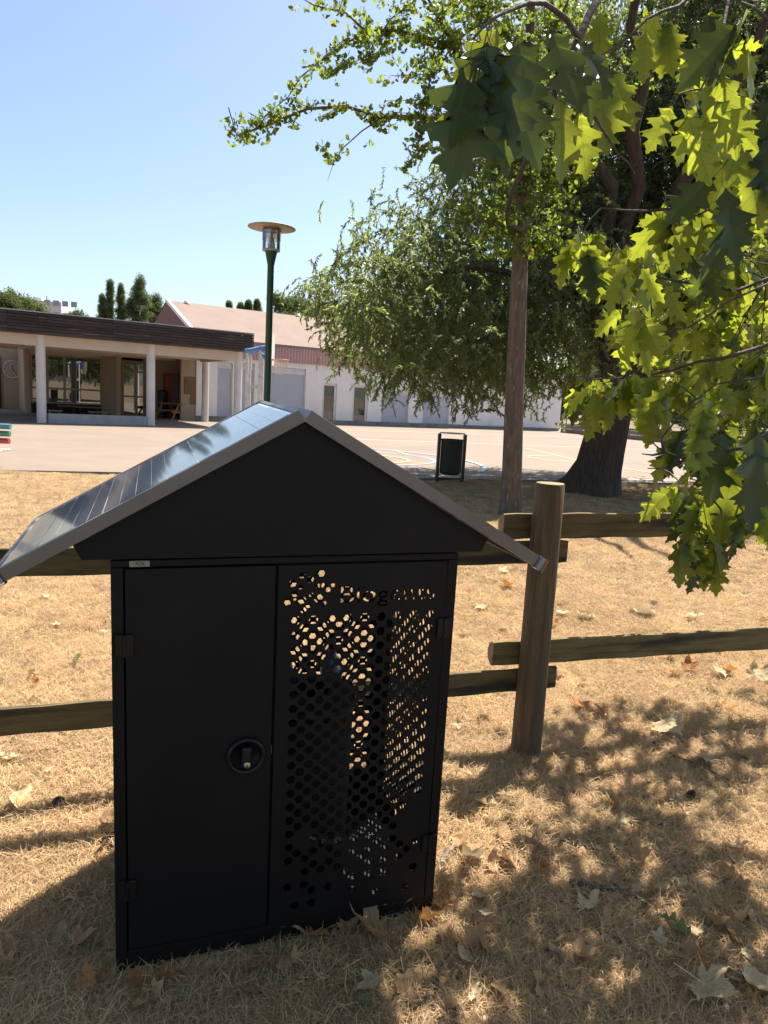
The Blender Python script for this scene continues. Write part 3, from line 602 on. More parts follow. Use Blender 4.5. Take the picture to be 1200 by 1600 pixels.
rc = Vector((.26+.25, 0, rz)); MB().tube([rc+Vector((.225*math.cos(a), .225*math.sin(a), 0)) for a in [2*math.pi*i/20 for i in range(21)]], .012, 8).box(.241, .29, -.06, .06, rz-.03, rz+.01).build('rim', M['rim'], hoop)
nb = MB()
for i in range(12):
    a0 = 2*math.pi*i/12
    for sgn in (1, -1):
        nb.tube([rc+Vector(((.22-.09*t**.7)*math.cos(a0+sgn*t*1.0), (.22-.09*t**.7)*math.sin(a0+sgn*t*1.0), -.44*t)) for t in [j/7 for j in range(8)]], .006, 4)
nb.build('net', M['net'], hoop)

def bench(name, o, rz, ln, cols, lab, seatz=.42):
    e = empty(name, (o.x, o.y, 0), rz, label=lab, cat='bench', group='striped playground benches')
    for i, c_ in enumerate(cols): MB().tube([(-ln/2, .24+.03*i, seatz+.12+.12*i), (ln/2, .24+.03*i, seatz+.12+.12*i)], .048, 12).build('back_slat', M[c_], e)
    for i, c_ in enumerate(('s_white', 's_yellow', 's_white')): MB().box(-ln/2-.05, ln/2+.05, -.22+.14*i, -.10+.14*i, seatz-.03, seatz).build('seat_slat', M[c_], e, bevel=.008)
    for s in (-ln*.32, ln*.32): MB().box(s-.03, s+.03, -.05, .0, 0, seatz-.035).box(s-.03, s+.03, -.2, .28, seatz-.06, seatz-.032).box(s-.025, s+.025, -.16, .14, 0, .03).tube([(s, .2, seatz-.05), (s, .38, seatz+.42)], .02, 6).build('leg', M['bin_frame'], e)
    return e
b1 = G(1108, 757); bench('bench', b1+Vector((.35, .2, 0)), R_(10), 1.5, ('s_red', 's_yellow', 's_blue'), 'bench with red, yellow and teal slats on the right of the court behind oak leaves', .45)
b2 = at(0, 700, 11.75); bench('bench', Vector((b2.x-.70, b2.y, 0)), R_(4), 1.45, ('s_red', 's_green', 's_blue'), 'bench with red, green and blue slats at the left edge of the picture', .33)

# ================================================================== SCHOOL CANOPY BUILDING
A2 = .573; u_ = Vector((math.cos(A2), math.sin(A2), 0)); n2 = Vector((-u_.y, u_.x, 0)); c0 = Vector((-11.957, 24.893, 0))
sc_ = empty('school_building', c0, A2, label='low beige school building with white round columns and a dark slatted roof edge', cat='school building')
def sx(px, py, off=0.):   # where a pixel's ray meets the plane parallel to the front, OFF metres back: (s, z)
    p = on_plane(px, py, c0+n2*off, n2); return ((p-c0).dot(u_), p.z)
sE = sx(396.5, 535, -.4)[0]; zF0, zF1 = 3.02, 3.70
cols = [sx(64, 590)[0], sx(235.5, 600)[0], sx(372, 600)[0]]; sL = cols[0]-3.7
for s in [sL]+cols: MB().cyl(s, 0, 0, 3.0, .155, n=24).build('column', M['white_col'], sc_)
cc_ = MB().cyl(sx(321, 600, 4.5)[0], 4.5, 0, 2.72, .155, n=24).build('column', M['white_col'], sc_)
for px, off in ((42.5, 7.2), (184.7, 7.2)):
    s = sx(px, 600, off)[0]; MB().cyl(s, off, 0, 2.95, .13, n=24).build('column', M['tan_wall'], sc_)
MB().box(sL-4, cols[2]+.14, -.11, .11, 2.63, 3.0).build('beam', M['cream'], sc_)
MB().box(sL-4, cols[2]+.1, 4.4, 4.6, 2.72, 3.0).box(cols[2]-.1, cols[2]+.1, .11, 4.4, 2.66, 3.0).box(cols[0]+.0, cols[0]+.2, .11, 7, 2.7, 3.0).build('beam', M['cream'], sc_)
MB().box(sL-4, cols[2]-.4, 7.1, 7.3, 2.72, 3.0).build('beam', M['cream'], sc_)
# roof deck
MB().box(sL-4, sE-.05, -.36, 8.9, 3.02, 3.6).box(cols[0]+1.6, sE-.05, 8.9, 14, 3.02, 3.6).build('roof', M['gutter'], sc_)
MB().box(sL-4, sE+.02, -.42, 8.92, 3.705, 3.74).build('roof_edge', M['galv'], sc_)
nb_ = 7; hh_ = (zF1-zF0)/nb_; cuts = [sL-4]+[sx(px, 520, -.4)[0] for px in (12, 60, 176, 265, 340)]+[sE]; slat_me = {}
for i in range(nb_):
    z0 = zF0+i*hh_
    for a, b in zip(cuts[:-1], cuts[1:]):
        tilt = .018; j = random.uniform(-.006, .006)
        MB().prism([(0, 0), (0.03, 0.0), (0.045, hh_-.022), (.015, hh_-.018)], a+.006, b-.006, Matrix(((0, 1, 0, 0), (-1, 0, 0, -.40+j), (0, 0, 1, z0), (0, 0, 0, 1)))).build('fascia_slat', M['slat'], sc_)
    MB().box(sE-.035, sE, -.38, 8.9, z0, z0+hh_-.02).build('fascia_slat', M['slat'], sc_)
# low ledge wall between the first two columns
MB().box(cols[0]+.2, cols[1]-.16, -.1, .25, 0, .36).build('ledge', M['concrete'], sc_, bevel=.01)
# back walls
def wallpx(pa, pb, off, z0, z1, m, th=.2, name='wall'):
    a, b = sx(pa, 600, off)[0], sx(pb, 600, off)[0]; return MB().box(a, b, off, off+th, z0, z1).build(name, M[m], sc_), a, b
offB = 8.2
w_, wa, wb = wallpx(48, 160, offB, 0, .47, 'dark_room')  # low wall in near-black: the shade under the roof is in its colour
wallpx(48, 160, offB, 2.62, 3.0, 'cream')
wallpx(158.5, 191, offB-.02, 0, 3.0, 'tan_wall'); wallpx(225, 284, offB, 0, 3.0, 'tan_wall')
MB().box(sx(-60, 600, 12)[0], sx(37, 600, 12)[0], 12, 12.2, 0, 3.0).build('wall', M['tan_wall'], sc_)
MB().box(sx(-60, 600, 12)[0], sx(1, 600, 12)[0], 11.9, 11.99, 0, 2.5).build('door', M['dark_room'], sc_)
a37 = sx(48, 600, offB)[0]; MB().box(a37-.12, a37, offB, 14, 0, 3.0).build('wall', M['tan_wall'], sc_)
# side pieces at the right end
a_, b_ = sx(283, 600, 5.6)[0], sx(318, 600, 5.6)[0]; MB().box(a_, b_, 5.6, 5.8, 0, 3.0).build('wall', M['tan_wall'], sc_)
# interior behind the glass
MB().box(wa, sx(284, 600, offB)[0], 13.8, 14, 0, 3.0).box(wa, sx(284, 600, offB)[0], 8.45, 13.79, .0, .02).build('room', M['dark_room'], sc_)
def window(px0, px1, z0, z1, off, m='frame_tan', mull=(), trans=(), fw=.07, name='window', parent=sc_, sxf=None, glass='glass'):
    f_ = sxf or sx; a, b = f_(px0, 600, off)[0], f_(px1, 600, off)[0]
    fr = MB().box(a, b, off-.05, off+.05, z0, z0+fw).box(a, b, off-.05, off+.05, z1-fw, z1).box(a, a+fw, off-.05, off+.05, z0+fw, z1-fw).box(b-fw, b, off-.05, off+.05, z0+fw, z1-fw)
    xs_ = [a]; 
    for p in mull: s = f_(p, 600, off)[0]; fr.box(s-.05, s+.05, off-.06, off+.045, z0+fw, z1-fw); xs_.append(s)
    for z in trans: fr.box(a+fw, b-fw, off-.045, off+.04, z-.04, z+.04)
    o = fr.build(name, M[m], parent); xs_.append(b); zz = [z0]+list(trans)+[z1]
    for xa, xb in zip(xs_[:-1], xs_[1:]):
        for za, zb in zip(zz[:-1], zz[1:]): MB().box(xa+.03, xb-.03, off-.005, off+.005, za+.03, zb-.03).build('pane', M[glass], o)
    return o
zT = sx(200, 572, offB)[1]
window(48, 159, .47, 2.62, offB, mull=(74, 101), trans=(1.15,))
window(191, 226, .04, 2.62, offB-.05, mull=(213,), trans=(.95, 2.1), name='glass_door')
# white curtain and shapes inside the hall
MB().box(sx(70, 600, 10)[0], sx(92, 600, 10)[0], 10, 10.05, .1, 2.3).build('curtain', M['curtain'], sc_)
# planks of long benches in the hall and before the ledge
for pa, pb, off, z in ((90, 118, 7.5, .42), (118, 158, 7.5, .40), (75, 96, 1.1, .44), (138, 176, 1.3, .43)):
    a, b = sx(pa, 600, off)[0], sx(pb, 600, off)[0]; p = c0+u_*((a+b)/2)+n2*off
    e = empty('wooden_bench', p, A2, label={90: 'long wooden bench before the hall window, left one', 118: 'long wooden bench before the hall window, right one', 75: 'low wooden bench behind the grey ledge next to the left white column', 138: 'low wooden bench behind the middle of the grey ledge'}[pa], cat='bench', group='benches under the school roof')
    MB().box(-(b-a)/2, (b-a)/2, -.15, .15, z-.04, z).build('seat', M['table_wood'], e)
    for s in (-1, 1): MB().box(s*(b-a)*.35-.03, s*(b-a)*.35+.03, -.12, .12, 0, z-.041).build('leg', M['bin_frame'], e)
# things on and by the walls
ck = on_plane(20, 577, c0+n2*11.97, n2); cl = empty('wall_clock', ck, A2, label='large round clock with a pale rim on the beige school wall at the far left', cat='clock')
R90 = Matrix.Rotation(math.pi/2, 4, 'X'); rcl = .44
m = MB().lathe([(rcl*.86, .03), (rcl*.88, .06), (rcl*.98, .06), (rcl, .0)], 36); m.v = [tuple(R90 @ Vector(v)) for v in m.v]; m.build('rim', M['clock_rim'], cl)
m = MB().cyl(0, 0, 0, .03, rcl*.87, n=36); m.v = [tuple(R90 @ Vector(v)) for v in m.v]; m.build('clock_face', M['clock_face'], cl)
mk = MB()
for i in range(12): mk.box(-.012, .012, -.034, -.031, rcl*.7, rcl*.8, Matrix.Rotation(math.pi/6*i, 4, 'Y'))
mk.build('hour_mark', M['ink'], cl)
MB().box(-.018, .018, -.040, -.036, -.05, .2, Matrix.Rotation(R_(-12), 4, 'Y')).build('hour_hand', M['ink'], cl); MB().box(-.013, .013, -.046, -.042, -.06, .31, Matrix.Rotation(R_(145), 4, 'Y')).build('minute_hand', M['ink'], cl)
def xz(px, py, off): p = on_plane(px, py, c0+n2*off, n2); return (p-c0).dot(u_), p.z
bo = [xz(*p, 5.57) for p in ((288, 589), (309.5, 589), (309.5, 632), (297.5, 632), (297.5, 616), (288, 616))]
nb2 = empty('notice_board', c0+n2*5.57+u_*bo[0][0], A2, label='brown L-shaped notice board on the beige wall right of the picnic table', cat='notice board')
MB().prism([(x-bo[0][0], z) for x, z in bo], 0, .025).build('board', M['board'], nb2)
lk0, lk1 = sx(259, 600, 7.6)[0], sx(279, 600, 7.6)[0]; lk = empty('locker', c0+n2*7.6+u_*(lk0+lk1)/2, A2, label='tall locker with a red door and a grey door behind the picnic table', cat='locker')
lh = sx(268, 584, 7.6)[1]; hw = (lk1-lk0)/2; MB().box(-hw, hw, 0, .45, 0, lh).build('body', M['red_paint'], lk); MB().box(-hw+.02, -.02, -.02, -.001, .06, lh-.06).build('door', M['red_paint'], lk, label='red locker door'); MB().box(.02, hw-.02, -.02, -.001, .06, lh-.06).build('door', M['grey_paint'], lk, label='grey locker door')
b0_, b1_ = sx(252, 600, 7.5)[0], sx(259, 600, 7.5)[0]; bnn = empty('waste_container', c0+n2*7.5+u_*(b0_+b1_)/2, A2, label='dark blue plastic container left of the locker', cat='container')
MB().cyl(0, .1, 0, 1.25, .2, .24, 16).build('body', M['navy'], bnn); MB().lathe([(.25, 1.251), (.25, 1.29), (.05, 1.34), (.001, 1.34)], 16, (0, .1)).build('lid', M['navy'], bnn)
dp = sx(280.5, 600, 7.9)[0]; o = MB().cyl(0, 0, 0, 2.9, .05).build('drainpipe', M['frame_tan'], sc_); o.location = (dp, 8.1, 0)
pt_p = G(268, 656); pt = empty('picnic_table', (pt_p.x, pt_p.y+.4, 0), -.55, label='orange-brown wooden picnic table under the school canopy', cat='picnic table')
for i in range(5): MB().box(-.75, .75, -.34+.14*i, -.215+.14*i, .73, .77).build('table_plank', M['table_wood'], pt)
for y in (-.72, .52):
    for i in range(2): MB().box(-.75, .75, y+.11*i, y+.10+.11*i, .42, .455).build('seat_plank', M['table_wood'], pt)
for s in (-.55, .55):
    MB().tube([(s, -.62, 0), (s, -.22, .725)], .045, 6).tube([(s, .62, 0), (s, .22, .725)], .045, 6).build('leg', M['table_wood'], pt)
    MB().box(s+.04, s+.08, -.70, .70, .33, .418).build('cross_bar', M['table_wood'], pt)
    MB().box(s+.04, s+.08, -.33, .33, .66, .729).build('cross_bar', M['table_wood'], pt)
w2_ = at(288, 650, pt_p.y+1.5); tb = MB().lathe([(.3, 0), (.42, .1), (.46, .62), (.47, .64), (.40, .64), (.3, .1)], 20); o = tb.build('round_tub', M['bin_frame']); o.location = (w2_.x, w2_.y, 0); tag(o, 'dark round tub behind the right end of the picnic table', 'tub')

# ================================================================== LONG WHITE BUILDING WITH BROWN ROOF
g0 = Vector((-1, 38.56, 0))
lb = empty('long_school_hall', g0, A2, label='long white hall with a brown sloping roof and a pink metal band under the eaves', cat='building')
def fx(px, py, off=0.): p = on_plane(px, py, g0+n2*off, n2); return ((p-g0).dot(u_), p.z)
sR = fx(721.5, 660)[0]; sLf = fx(258, 467, 0)[0]; zb0, zb1, zr = 2.993, 3.82, 5.85
rd = 5.0; sG = (on_plane(260, 467, g0+n2*rd, n2)-g0).dot(u_)
opens = []   # (px0, px1, z0, z1)
def op(a, b, ytop, ybot, kind): opens.append((fx(a, ytop)[0], fx(b, ytop)[0], max(.0, fx((a+b)/2, ybot)[1]), fx((a+b)/2, ytop)[1], kind))
op(340, 364, 566, 652, 's'); op(377, 398, 568, 656, 's'); op(424, 478.5, 575, 657, 's'); op(504.4, 527, 599, 663, 'd'); op(552, 576, 602, 665, 'd'); op(598, 640, 608, 664, 's'); op(663, 704, 612, 666, 's')
segs = [sG]; 
for a, b, z0, z1, k_ in opens: segs += [a, b]
segs.append(sR)
for i in range(0, len(segs), 2): MB().box(segs[i], segs[i+1], 0, .3, .25, zb0).build('wall', M['white_wall'], lb)
MB().box(sG, sR-.02, .03, .28, 0, .249).build('plinth', M['plinth'], lb)
MB().box(sR-.3, sR, .3, 9.9, 0, zb0).build('wall', M['white_wall'], lb); MB().box(sG, sG+.3, .3, 9.9, 0, zb0).build('wall', M['white_wall'], lb)
MB().box(sG, sR, 9.9, 10.2, 0, zb1).build('wall', M['white_wall'], lb)
for a, b, z0, z1, k_ in opens:
    MB().box(a, b, .001, .3, z1, zb0-.002).build('wall', M['white_wall'], lb)
    if k_ == 's':
        sh_ = MB(); zb_x = z1-.30; sh_.box(a+.04, b-.04, .12, .15, z0+.02, zb_x)
        nl = int((zb_x-z0)/.12); [sh_.box(a+.04, b-.04, .105, .119, z0+.03+.12*i, z0+.03+.12*i+.1) for i in range(nl)]
        so_ = sh_.build('shutter', M['shutter'], lb); MB().box(a+.02, b-.02, .06, .16, zb_x+.001, z1-.01).build('shutter_box', M['shutter_box'], so_)
        MB().box(a, a+.04, .08, .2, z0, zb_x).box(b-.04, b, .08, .2, z0, zb_x).build('guide', M['frame_white'], so_)
        if z0 > .26: MB().box(a, b, .001, .3, .25, z0-.01).build('wall', M['white_wall'], lb)
    else:
        fr = MB().box(a, a+.12, .06, .16, z0, z1).box(b-.12, b, .06, .16, z0, z1).box(a+.12, b-.12, .06, .16, z1-.12, z1).box(a+.12, b-.12, .06, .16, z0, z0+.15).build('door', M['frame_white'], lb)
        MB().box(a+.12, b-.12, .10, .11, z0+.15, z1-.12).build('pane', M['glass_clear'], fr); MB().box(a+.12, b-.12, .2, .22, z0+.15, z1-.12).build('curtain', M['curtain'], fr)
        MB().box(a, b, .05, .17, z1+.002, z1+.05).build('frame', M['gutter'], fr)
band = MB(); nr = int((sR-sG)/.16)
for i in range(nr): a = sG+i*(sR-sG)/nr; band.prism([(a, 0), (a+.03, -.03), (a+.09, -.03), (a+.12, 0)], zb0+.005, zb1-.1, Matrix(((1, 0, 0, 0), (0, 0, 1, -.06), (0, 1, 0, 0), (0, 0, 0, 1))))
# prism extrudes along its y: remap so ribs stand upright
band = MB()
for i in range(nr):
    a = sG+i*(sR-sG)/nr; w3 = (sR-sG)/nr
    band.add([(a, -.08, zb0), (a+w3*.25, -.12, zb0), (a+w3*.7, -.12, zb0), (a+w3*.95, -.08, zb0), (a+w3, -.08, zb0), (a, -.08, zb1-.1), (a+w3*.25, -.12, zb1-.1), (a+w3*.7, -.12, zb1-.1), (a+w3*.95, -.08, zb1-.1), (a+w3, -.08, zb1-.1)], [(j, j+1, j+6, j+5) for j in range(4)])
band.box(sG, sR, -.07, .0, zb0+.001, zb1-.101); band.build('cladding', M['pink'], lb, kind='stuff')
MB().box(sG, sR+.1, -.16, .0, zb1-.098, zb1-.01).build('gutter', M['gutter'], lb)
rf = MB(); rs = MB()
rs.add([(sG, -.15, zb1), (sR+.1, -.15, zb1), (sR+.1, rd, zr), (sG, rd, zr), (sG, -.15, zb1-.08), (sR+.1, -.15, zb1-.08), (sR+.1, rd, zr-.1), (sG, rd, zr-.1)], [(0, 1, 2, 3), (7, 6, 5, 4), (0, 4, 5, 1), (1, 5, 6, 2), (3, 2, 6, 7), (0, 3, 7, 4)])
rf_ = rs.build('roof', M['roof_felt'], lb)
MB().add([(sG, rd, zr), (sR+.1, rd, zr), (sR+.1, 10.3, zb1), (sG, 10.3, zb1)], [(0, 1, 2, 3)]).build('roof', M['roof_felt'], lb)
MB().add([(sG+.01, -.02, zb0), (sG+.01, -.02, zb1-.08), (sG+.01, rd, zr-.1), (sG+.01, 10.1, zb1-.05), (sG+.01, 10.1, zb0)], [(0, 1, 2, 3, 4)]).build('gable_cladding', M['red_gable'], lb)
MB().box(0, (Vector((rd+.15, zr-zb1)).length), -.07, .07, -.02, .14, Matrix.Translation((sG, -.15, zb1-.04)) @ Matrix.Rotation(math.pi/2, 4, 'Z') @ Matrix.Rotation(-math.atan2(zr-zb1, rd+.15), 4, 'Y')).build('verge_board', M['verge'], lb)
for px, py in ((292, 474), (465, 494), (530, 537)):
    # vent where the pixel's ray meets the roof slope
    nrm = (n2*(-(zr-zb1))+Vector((0, 0, rd+.15))).normalized(); p = on_plane(px, py, g0+Vector((0, 0, zb1))-n2*.15, nrm); s = (p-g0).dot(u_); d_ = (p-g0).dot(n2)
    MB().lathe([(.17, 0), (.12, .16), (.001, .2)], 12, (s, d_)).build('roof_vent', M['verge'], rf_).location = (0, 0, p.z-.02)
# lower white wing further right
wg0 = G(724, 670); wing = empty('white_wing', (wg0.x, wg0.y, 0), A2, label='plain low white building wing right of the long hall, behind the thin tree', cat='building')
wl_ = (on_plane(874.5, 660, wg0, n2)-wg0).dot(u_)
MB().box(-2.5, wl_, 0, 8, .22, 3.5).build('wall', M['white_wall'], wing); MB().box(-2.5, wl_-.02, .02, 7.9, 0, .219).build('plinth', M['plinth'], wing)
MB().box(-2.6, wl_+.1, -.1, 8.1, 3.501, 3.62).build('roof', M['gutter'], wing)
# low stone wall and fence on the right
wa_, wb_ = G(878, 676.5), G(1120, 701); wd = (wb_-wa_); wdn = wd.normalized(); wang = math.atan2(wdn.y, wdn.x)
lw = empty('low_stone_wall', (wa_.x, wa_.y, 0), wang, label='low brownish stone wall along the far right side of the court', cat='wall')
L_ = wd.length*1.6; x = 0; 
while x < L_:
    ww = random.uniform(.5, .9); MB().box(x, x+ww-.02, -.13, .13, 0, random.uniform(.26, .29)).build('stone', M['stone'], lw, bevel=.01); ww2 = random.uniform(.45, .8); x += ww
x = 0
while x < L_: ww = random.uniform(.5, .9); MB().box(x, x+ww-.02, -.12, .12, .295, random.uniform(.50, .54)).build('stone', M['stone'], lw, bevel=.01); x += ww
cf = empty('wire_fence', (wa_.x+.4, wa_.y+.8, 0), wang, label='green wire fence with thick gate posts beyond the low wall', cat='fence')
x = 0
while x < L_: MB().tube([(x, 0, 0), (x, 0, 1.25)], .03, 8).build('post', M['fence_green'], cf); x += 1.5
pp_ = on_plane(1017, 680, cf.location+Vector((0, 0, 0)), Vector((-wdn.y, wdn.x, 0))); s = (pp_-cf.location).dot(wdn)
MB().box(s-.12, s+.12, -.12, .12, 0, 1.55).build('gate_post', M['fence_green'], cf)
for z in (.15, .5, .85, 1.2): MB().tube([(0, 0, z), (L_, 0, z)], .012, 5).build('wire', M['fence_green'], cf)

# apartment block, far away
ab = at(82, 600, 190); ap = empty('apartment_block', (ab.x, ab.y, 0), R_(12), label='distant white apartment block showing above the slatted roof at the far left', cat='apartment block')
pz = lambda y: at(82, y, 190).z
aw = (at(103, 600, 190).x-at(58, 600, 190).x)/2
MB().box(-aw, aw, -6, 6, 0, pz(475)).build('wall', M['apartment'], ap); MB().box(-aw*.9, -aw*.35, -4, 3, pz(475)+.01, pz(469)).build('roof_room', M['apartment'], ap)
for zi in range(9):
    z_ = pz(481)-zi*2.9
    for i in range(4): MB().box(-.2+i*2.1, 1.2+i*2.1, -6.12, -6.02, z_, z_+1.3).build('window', M['apt_window'], ap)
MB().tube([(-1, 0, pz(475)), (-1, 0, pz(463))], .12, 5).build('antenna', M['gutter'], ap)

# ================================================================== TREES
def leafy_clump(nq, rad, size, seed, m, asp=1.6):
    r = random.Random(seed); mb = MB()
    for _ in range(nq):
        c = Vector((r.gauss(0, 1), r.gauss(0, 1), r.gauss(0, 1))).normalized()*rad*r.random()**.4; a = Vector((r.gauss(0, 1), r.gauss(0, 1), r.gauss(0, 1))).normalized(); b = a.orthogonal().normalized(); sz = size*r.uniform(.6, 1.3)
        mb.add([c-a*sz*asp, c+b*sz*.6, c+a*sz*asp, c-b*sz*.6], [(0, 1, 2, 3)])
    return mb.mesh('clump', m)
cF = src_collection('far_clump', [leafy_clump(90, .55, .07, s, M['far_leaf']) for s in range(4)])
def limb(p0, p1, r0, r1, sag=.0, wob=.06, k=9):
    P = []; L_ = (p1-p0).length
    for i in range(k+1):
        t = i/k; p = p0.lerp(p1, t); p.z += sag*math.sin(math.pi*t); p += Vector((random.uniform(-1, 1), random.uniform(-1, 1), random.uniform(-1, 1)))*wob*L_*.3*math.sin(math.pi*t); P.append(p)
    return P, [r0+(r1-r0)*i/k for i in range(k+1)]
def far_tree(base, h, blobs, lab, bark='dark_bark', scale=1., dens=1., group=None, cat='tree', name='broadleaf_tree'):
    e = empty(name, (base.x, base.y, 0), label=lab, cat=cat, group=group)
    mb = MB().tube([(0, 0, -.1), (0, 0, h*.4), (0, 0, h*.85)], [.025*h, .018*h, .004*h], 8)
    mb.build('trunk', M[bark], e); P, Rr, S = [], [], []; lb_ = MB()
    for (bx_, by, bz_, rx, rz_) in blobs:
        for _ in range(int(60*dens*max(rx, .6)*max(rz_, .6)/scale/scale)):
            d = Vector((random.gauss(0, 1), random.gauss(0, 1), random.gauss(0, 1))).normalized()*random.random()**.6*random.choice((.8, 1, 1, 1.25))
            P.append((bx_+d.x*rx, by+d.y*rx, bz_+d.z*rz_*1.15)); Rr.append(tuple(random.uniform(0, 6.28) for _ in range(3))); S.append(scale*random.uniform(.6, 1.2))
        lb_.tube([(0, 0, h*.3), (bx_*.6, by*.6, (h*.3+bz_)*.55), (bx_, by, bz_)], [.008*h, .006*h, .002*h], 6)
    lb_.build('branch', M[bark], e); instancer('crown', P, Rr, S, cF, e); return e
def blob(px, py, Y, rpx, rpz, base):
    p = at(px, py, Y); k_ = Y/F; return (p.x-base.x, p.y-base.y, p.z, rpx*k_, rpz*k_)
def ftree(Y, basepx, bl, lab, **kw):
    b = at(basepx, 600, Y); base = Vector((b.x, b.y, 0)); bs = [blob(px, py, Y, rx, rz_, base) for px, py, rx, rz_ in bl]
    return far_tree(base, max(x[2]+x[4] for x in bs), bs, lab, **kw)
ftree(95, 20, [(-20, 478, 30, 16), (20, 476, 26, 14), (45, 482, 20, 14), (0, 492, 60, 14)], 'round dark green tree rising behind the slatted roof at the far left', scale=1.5, dens=1.3)
ftree(80, 120, [(122, 496, 12, 6), (128, 510, 20, 14)], 'low tree top just showing over the slatted roof right of the white apartment block', scale=1., dens=1.2)
for px, top, wd_ in ((160, 462, 8), (172, 440, 7), (189, 447, 7)):
    ftree(62, px, [(px, top+8, wd_*.45, 9), (px, top+24, wd_*.8, 14), (px, top+44, wd_*1.15, 18), (px, top+70, wd_*1.2, 22)], {160: 'leftmost and shortest of the narrow poplars behind the slatted roof', 172: 'second narrow poplar from the left behind the slatted roof', 189: 'third narrow poplar from the left behind the slatted roof'}[px], scale=.45, dens=.55, group='poplars behind the school', name='poplar_tree')
ftree(62, 213, [(219, 444, 7, 12), (213, 462, 11, 16), (224, 470, 12, 14), (205, 482, 10, 16), (216, 500, 22, 22)], 'tallest and broadest of the poplars behind the slatted roof', scale=.5, dens=.55, group='poplars behind the school', name='poplar_tree')
ftree(64, 243, [(243, 474, 9, 10), (240, 492, 14, 16), (250, 505, 12, 18)], 'shorter bushy tree between the poplars and the gable of the long hall', scale=.6, dens=1.6)
for px, top, hh3, lab in ((358, 474, 5, 'leftmost small tree top over the brown roof'), (376, 476, 4, 'tiny conifer tip over the brown roof beside the leftmost tree top'), (388, 472, 5, 'pointed tree top over the brown roof left of the lamp pole'), (402, 471, 5, 'pointed tree top over the brown roof touching the lamp pole')):
    ftree(75, px, [(px, top+4, 2.5, 5), (px, top+16, 4.5, 12), (px, top+36, 8, 20)], lab, scale=.5, dens=1.6, name='conifer_tree')
ftree(70, 445, [(434, 468, 10, 8), (450, 478, 20, 10), (470, 480, 18, 12), (500, 486, 20, 14), (530, 492, 22, 14), (560, 498, 22, 14), (480, 510, 70, 20)], 'wide bushy tree over the brown roof right of the lamp', scale=.9, dens=1.1)
ftree(60, 620, [(600, 560, 45, 30), (660, 540, 50, 40), (700, 590, 40, 40)], 'green tree far behind the long hall, seen between hanging foliage', scale=1.6, dens=1.6)
ftree(72, 900, [(885, 610, 30, 28), (915, 590, 30, 34), (860, 630, 30, 20)], 'leafy tree beyond the right end of the white wing', scale=1.6, dens=2.2)
ftree(66, 1010, [(960, 610, 40, 38), (1010, 590, 46, 46), (1060, 620, 40, 36)], 'broad tree beyond the low wall behind the thick dark trunk', scale=1.6, dens=2.2)
ftree(58, 1150, [(1110, 600, 50, 50), (1170, 590, 50, 60), (1230, 600, 60, 60)], 'dense tree beyond the court at the right edge', scale=1.6, dens=2.2)

# ---- big tree with hanging narrow leaves
WB = G(930, 772); WB.z = 0
wt = empty('hanging_leaf_tree', WB, label='big tree with a thick dark trunk and drooping narrow leaves shading the court edge', cat='tree')
tb = MB(); n_ = 30; vs = []
prof = [(-.1, .43, 0), (0, .41, 0), (.12, .39, .02), (.3, .375, .04), (.6, .365, .06), (1.0, .36, .09), (1.6, .355, .13), (2.4, .37, .18), (3.1, .40, .22), (3.5, .34, .24)]
for z, r, ox in prof:
    for j in range(n_):
        a = 2*math.pi*j/n_; flare = math.exp(-max(z, 0)*3.4)
        root = flare*(.62*max(0, math.cos(a-math.pi*.97))**6+.22*max(0, math.cos(a-R_(262)))**8+.12*max(0, math.cos(a-R_(20)))**8+.2*max(0, math.cos(a-R_(100)))**6)
        rr = r+root+.018*math.sin(7*a+z*1.5)+.012*math.sin(13*a-z*3)+random.uniform(-.008, .008); vs.append((rr*math.cos(a)+ox, rr*math.sin(a), z if z > .05 else z-.02*root))
tb.add(vs, [(i*n_+j, i*n_+(j+1) % n_, (i+1)*n_+(j+1) % n_, (i+1)*n_+j) for i in range(len(prof)-1) for j in range(n_)], True)
tb.build('trunk', M['dark_bark'], wt)
def env(z):
    pts = [(.9, 3.6), (1.6, 4.6), (3, 5.1), (4.4, 4.7), (5.2, 4.2), (6.2, 3.8), (8.5, 3.5), (10, 1.6)]
    for (a, ra), (b, rb) in zip(pts[:-1], pts[1:]):
        if a <= z <= b: return ra+(rb-ra)*(z-a)/(b-a)
    return .5
lm = []
for i in range(16):
    a = 2*math.pi*i/16+random.uniform(-.15, .15); zt3 = random.choice([3.4, 4.2, 5.2, 6.5, 8.2]); p0 = Vector((.2, 0, random.uniform(2.6, 3.4))); rE = env(zt3)*.8
    P, rr = limb(p0, Vector((rE*math.cos(a), rE*math.sin(a), zt3)), .11 if zt3 < 6 else .17, .02, .5, .12); MB().tube(P, rr, 8).build('branch', M['dark_bark'], wt); lm.append(P)
